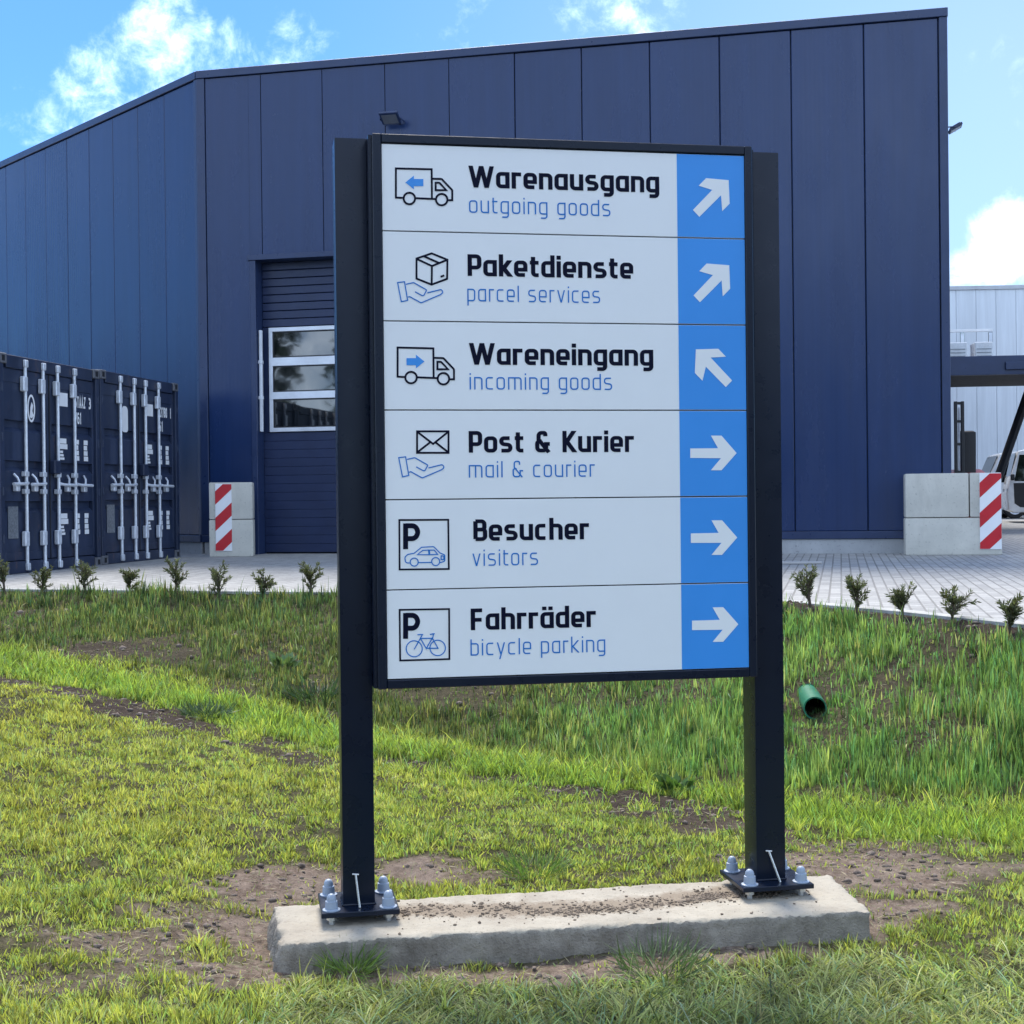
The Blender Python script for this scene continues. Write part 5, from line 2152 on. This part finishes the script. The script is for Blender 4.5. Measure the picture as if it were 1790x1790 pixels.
        mb.tube([(x + sgn * 0.20, yb - 0.03, 1.07), (x + sgn * 0.23, yb - 0.02, 1.14), (x + sgn * 0.25, 0.02, 1.19)], 0.014, GALV, 6)
        mb.box(x + sgn * 0.22 - 0.04, x + sgn * 0.22 + 0.04, yb - 0.03, 0.032, 0.98, 1.06, GALV, 0.01)
        mb.build('handle', bar)

    # decals
    def sticker(name, x0, x1, z0, z1, m=DECAL, rowsn=0, gap=0.25):
        mb = MB()
        y = 0.0325
        if rowsn:
            hh = (z1 - z0) / rowsn
            for i in range(rowsn):
                a = 1.0 - 0.25 * ((i * 37) % 5) / 5
                mb.box(x0, x0 + (x1 - x0) * a, y, y + 0.0012, z0 + hh * i + hh * gap * .5, z0 + hh * (i + 1) - hh * gap * .5, m)
        else:
            mb.box(x0, x1, y, y + 0.0012, z0, z1, m)
        return mb.build(name, t)
    zt = lambda cy: (1004 - (600 + cy / 4.366)) / 377 * CH
    sh = 0.03
    sticker('data_plate', 0.20, 0.42, 0.42, 0.80, PLATE)
    mb = MB()
    kk = mb.mi(DECAL)
    ov = [(0.745 + 0.075 * math.cos(a), 1.99 + 0.155 * math.sin(a)) for a in np.linspace(0, 2 * math.pi, 32, endpoint=False)]
    if not second:
        ribbon(mb.bm, ov, 0.028, True, lambda a, b: Vector((a, 0.0322, b)), kk)
        mb.bm.faces.new([mb.bm.verts.new((0.745 + a * .075, 0.0318, 1.97 + b * .1)) for a, b in ((-.5, -.9), (.2, -1), (.7, -.6), (.3, -.1), (.6, .6), (.1, 1), (-.3, .3))]).material_index = kk
    else:
        # rounded shield
        sh_ = rounded([(0.66, 1.80, .05), (0.84, 1.80, .05), (0.84, 2.16, .07), (0.66, 2.16, .07)], True)
        mb.bm.faces.new([mb.bm.verts.new((a, 0.0322, b)) for a, b in sh_]).material_index = kk
    bmesh.ops.recalc_face_normals(mb.bm, faces=mb.bm.faces)
    mb.build('emblem', t)
    sticker('owner_code', 1.37, 1.62, 2.06, 2.24, rowsn=1, gap=0.05)
    if not second:
        lettering('serial_lettering', 'STAAZ', 1.80, 2.08, 2.07, 0.112, True, DECAL, t, y=0.0318, stroke=0.30)
        lettering('serial_lettering', '3', 2.15, 2.22, 2.07, 0.112, True, DECAL, t, y=0.0318, stroke=0.34)
        lettering('serial_lettering', '761', 1.80, 1.96, 1.86, 0.112, True, DECAL, t, y=0.0318, stroke=0.30)
    else:
        lettering('serial_lettering', '82780', 1.80, 2.08, 2.07, 0.112, True, DECAL, t, y=0.0318, stroke=0.36)
        lettering('serial_lettering', '1', 2.17, 2.21, 2.07, 0.112, True, DECAL, t, y=0.0318, stroke=0.5)
        lettering('serial_lettering', '61', 1.81, 1.93, 1.86, 0.112, True, DECAL, t, y=0.0318, stroke=0.32)
    for (zb, zt_) in ((1.38, 1.66), (0.43, 0.71)):
        hh = zt_ - zb
        sticker('weight_marking', 1.36, 1.60, zb + hh * .5, zt_, rowsn=2, gap=.08)
        sticker('weight_marking', 1.36, 1.52, zb, zb + hh * .46, rowsn=3, gap=.3)
        sticker('weight_marking', 1.79, 1.90, zb, zt_, rowsn=4, gap=.14)
        sticker('weight_marking', 2.02, 2.13, zb, zt_, rowsn=4, gap=.14)
    return t


mat_cast = mat('casting_steel', (0.11, 0.115, 0.13), 0.55, var=0.35, vscale=8, bump=0.2, bscale=30)
container('dark blue shipping container with a round white emblem, at the left picture edge', 0.0, False)
container('dark blue shipping container with a rounded white plate, next to the warehouse corner', CW + 0.02, True)

# ------------------------------------------------------------------ wood behind the viewer (mirrored in the door panes)
rg = np.random.default_rng(5)
TP, TD, TC_ = [], [], []
for x in np.arange(-46, 60, 3.1):
    if 2.0 < x < 9.5 or -40.5 < x < -36.5:
        continue
    cx, cy, hh = x + rg.normal(0, .8), -30 + rg.normal(0, 2.5), rg.uniform(9, 13.5) + 4 * (x < -20)
    nl = 900 if x < -12 else 420
    d = rg.normal(0, 1, (nl, 3))
    d /= np.linalg.norm(d, axis=1, keepdims=True)
    rr = rg.random(nl) ** .4
    TP.append(np.stack([cx + d[:, 0] * rr * 3.0, cy + d[:, 1] * rr * 3.0, hh * .52 + d[:, 2] * rr * hh * .48], 1))
    TD.append(rg.normal(0, 1, (nl, 3)))
    TC_.append(np.array([.035, .055, .018]) * rg.uniform(.6, 1.5, (nl, 1)))
for y in np.arange(16, 95, 3.4):
    cx, cy, hh = -64 + rg.normal(0, 2), y + rg.normal(0, .8), rg.uniform(8.5, 11.5)
    nl = 500
    d = rg.normal(0, 1, (nl, 3))
    d /= np.linalg.norm(d, axis=1, keepdims=True)
    rr = rg.random(nl) ** .4
    TP.append(np.stack([cx + d[:, 0] * rr * 3.0, cy + d[:, 1] * rr * 3.0, hh * .5 + d[:, 2] * rr * hh * .5], 1))
    TD.append(rg.normal(0, 1, (nl, 3)))
    TC_.append(np.array([.035, .055, .018]) * rg.uniform(.6, 1.5, (nl, 1)))
TP, TD, TC_ = map(np.concatenate, (TP, TD, TC_))
Lt = rg.uniform(.6, 1.2, len(TP))
wood = leaf_mesh('distant_wood', TP, TD, rg.normal(0, 1, TP.shape), Lt, Lt * .7, TC_, LEAFM)
tag(wood, 'dark tree belt across the road, mirrored in the roller door panes', kind='stuff')
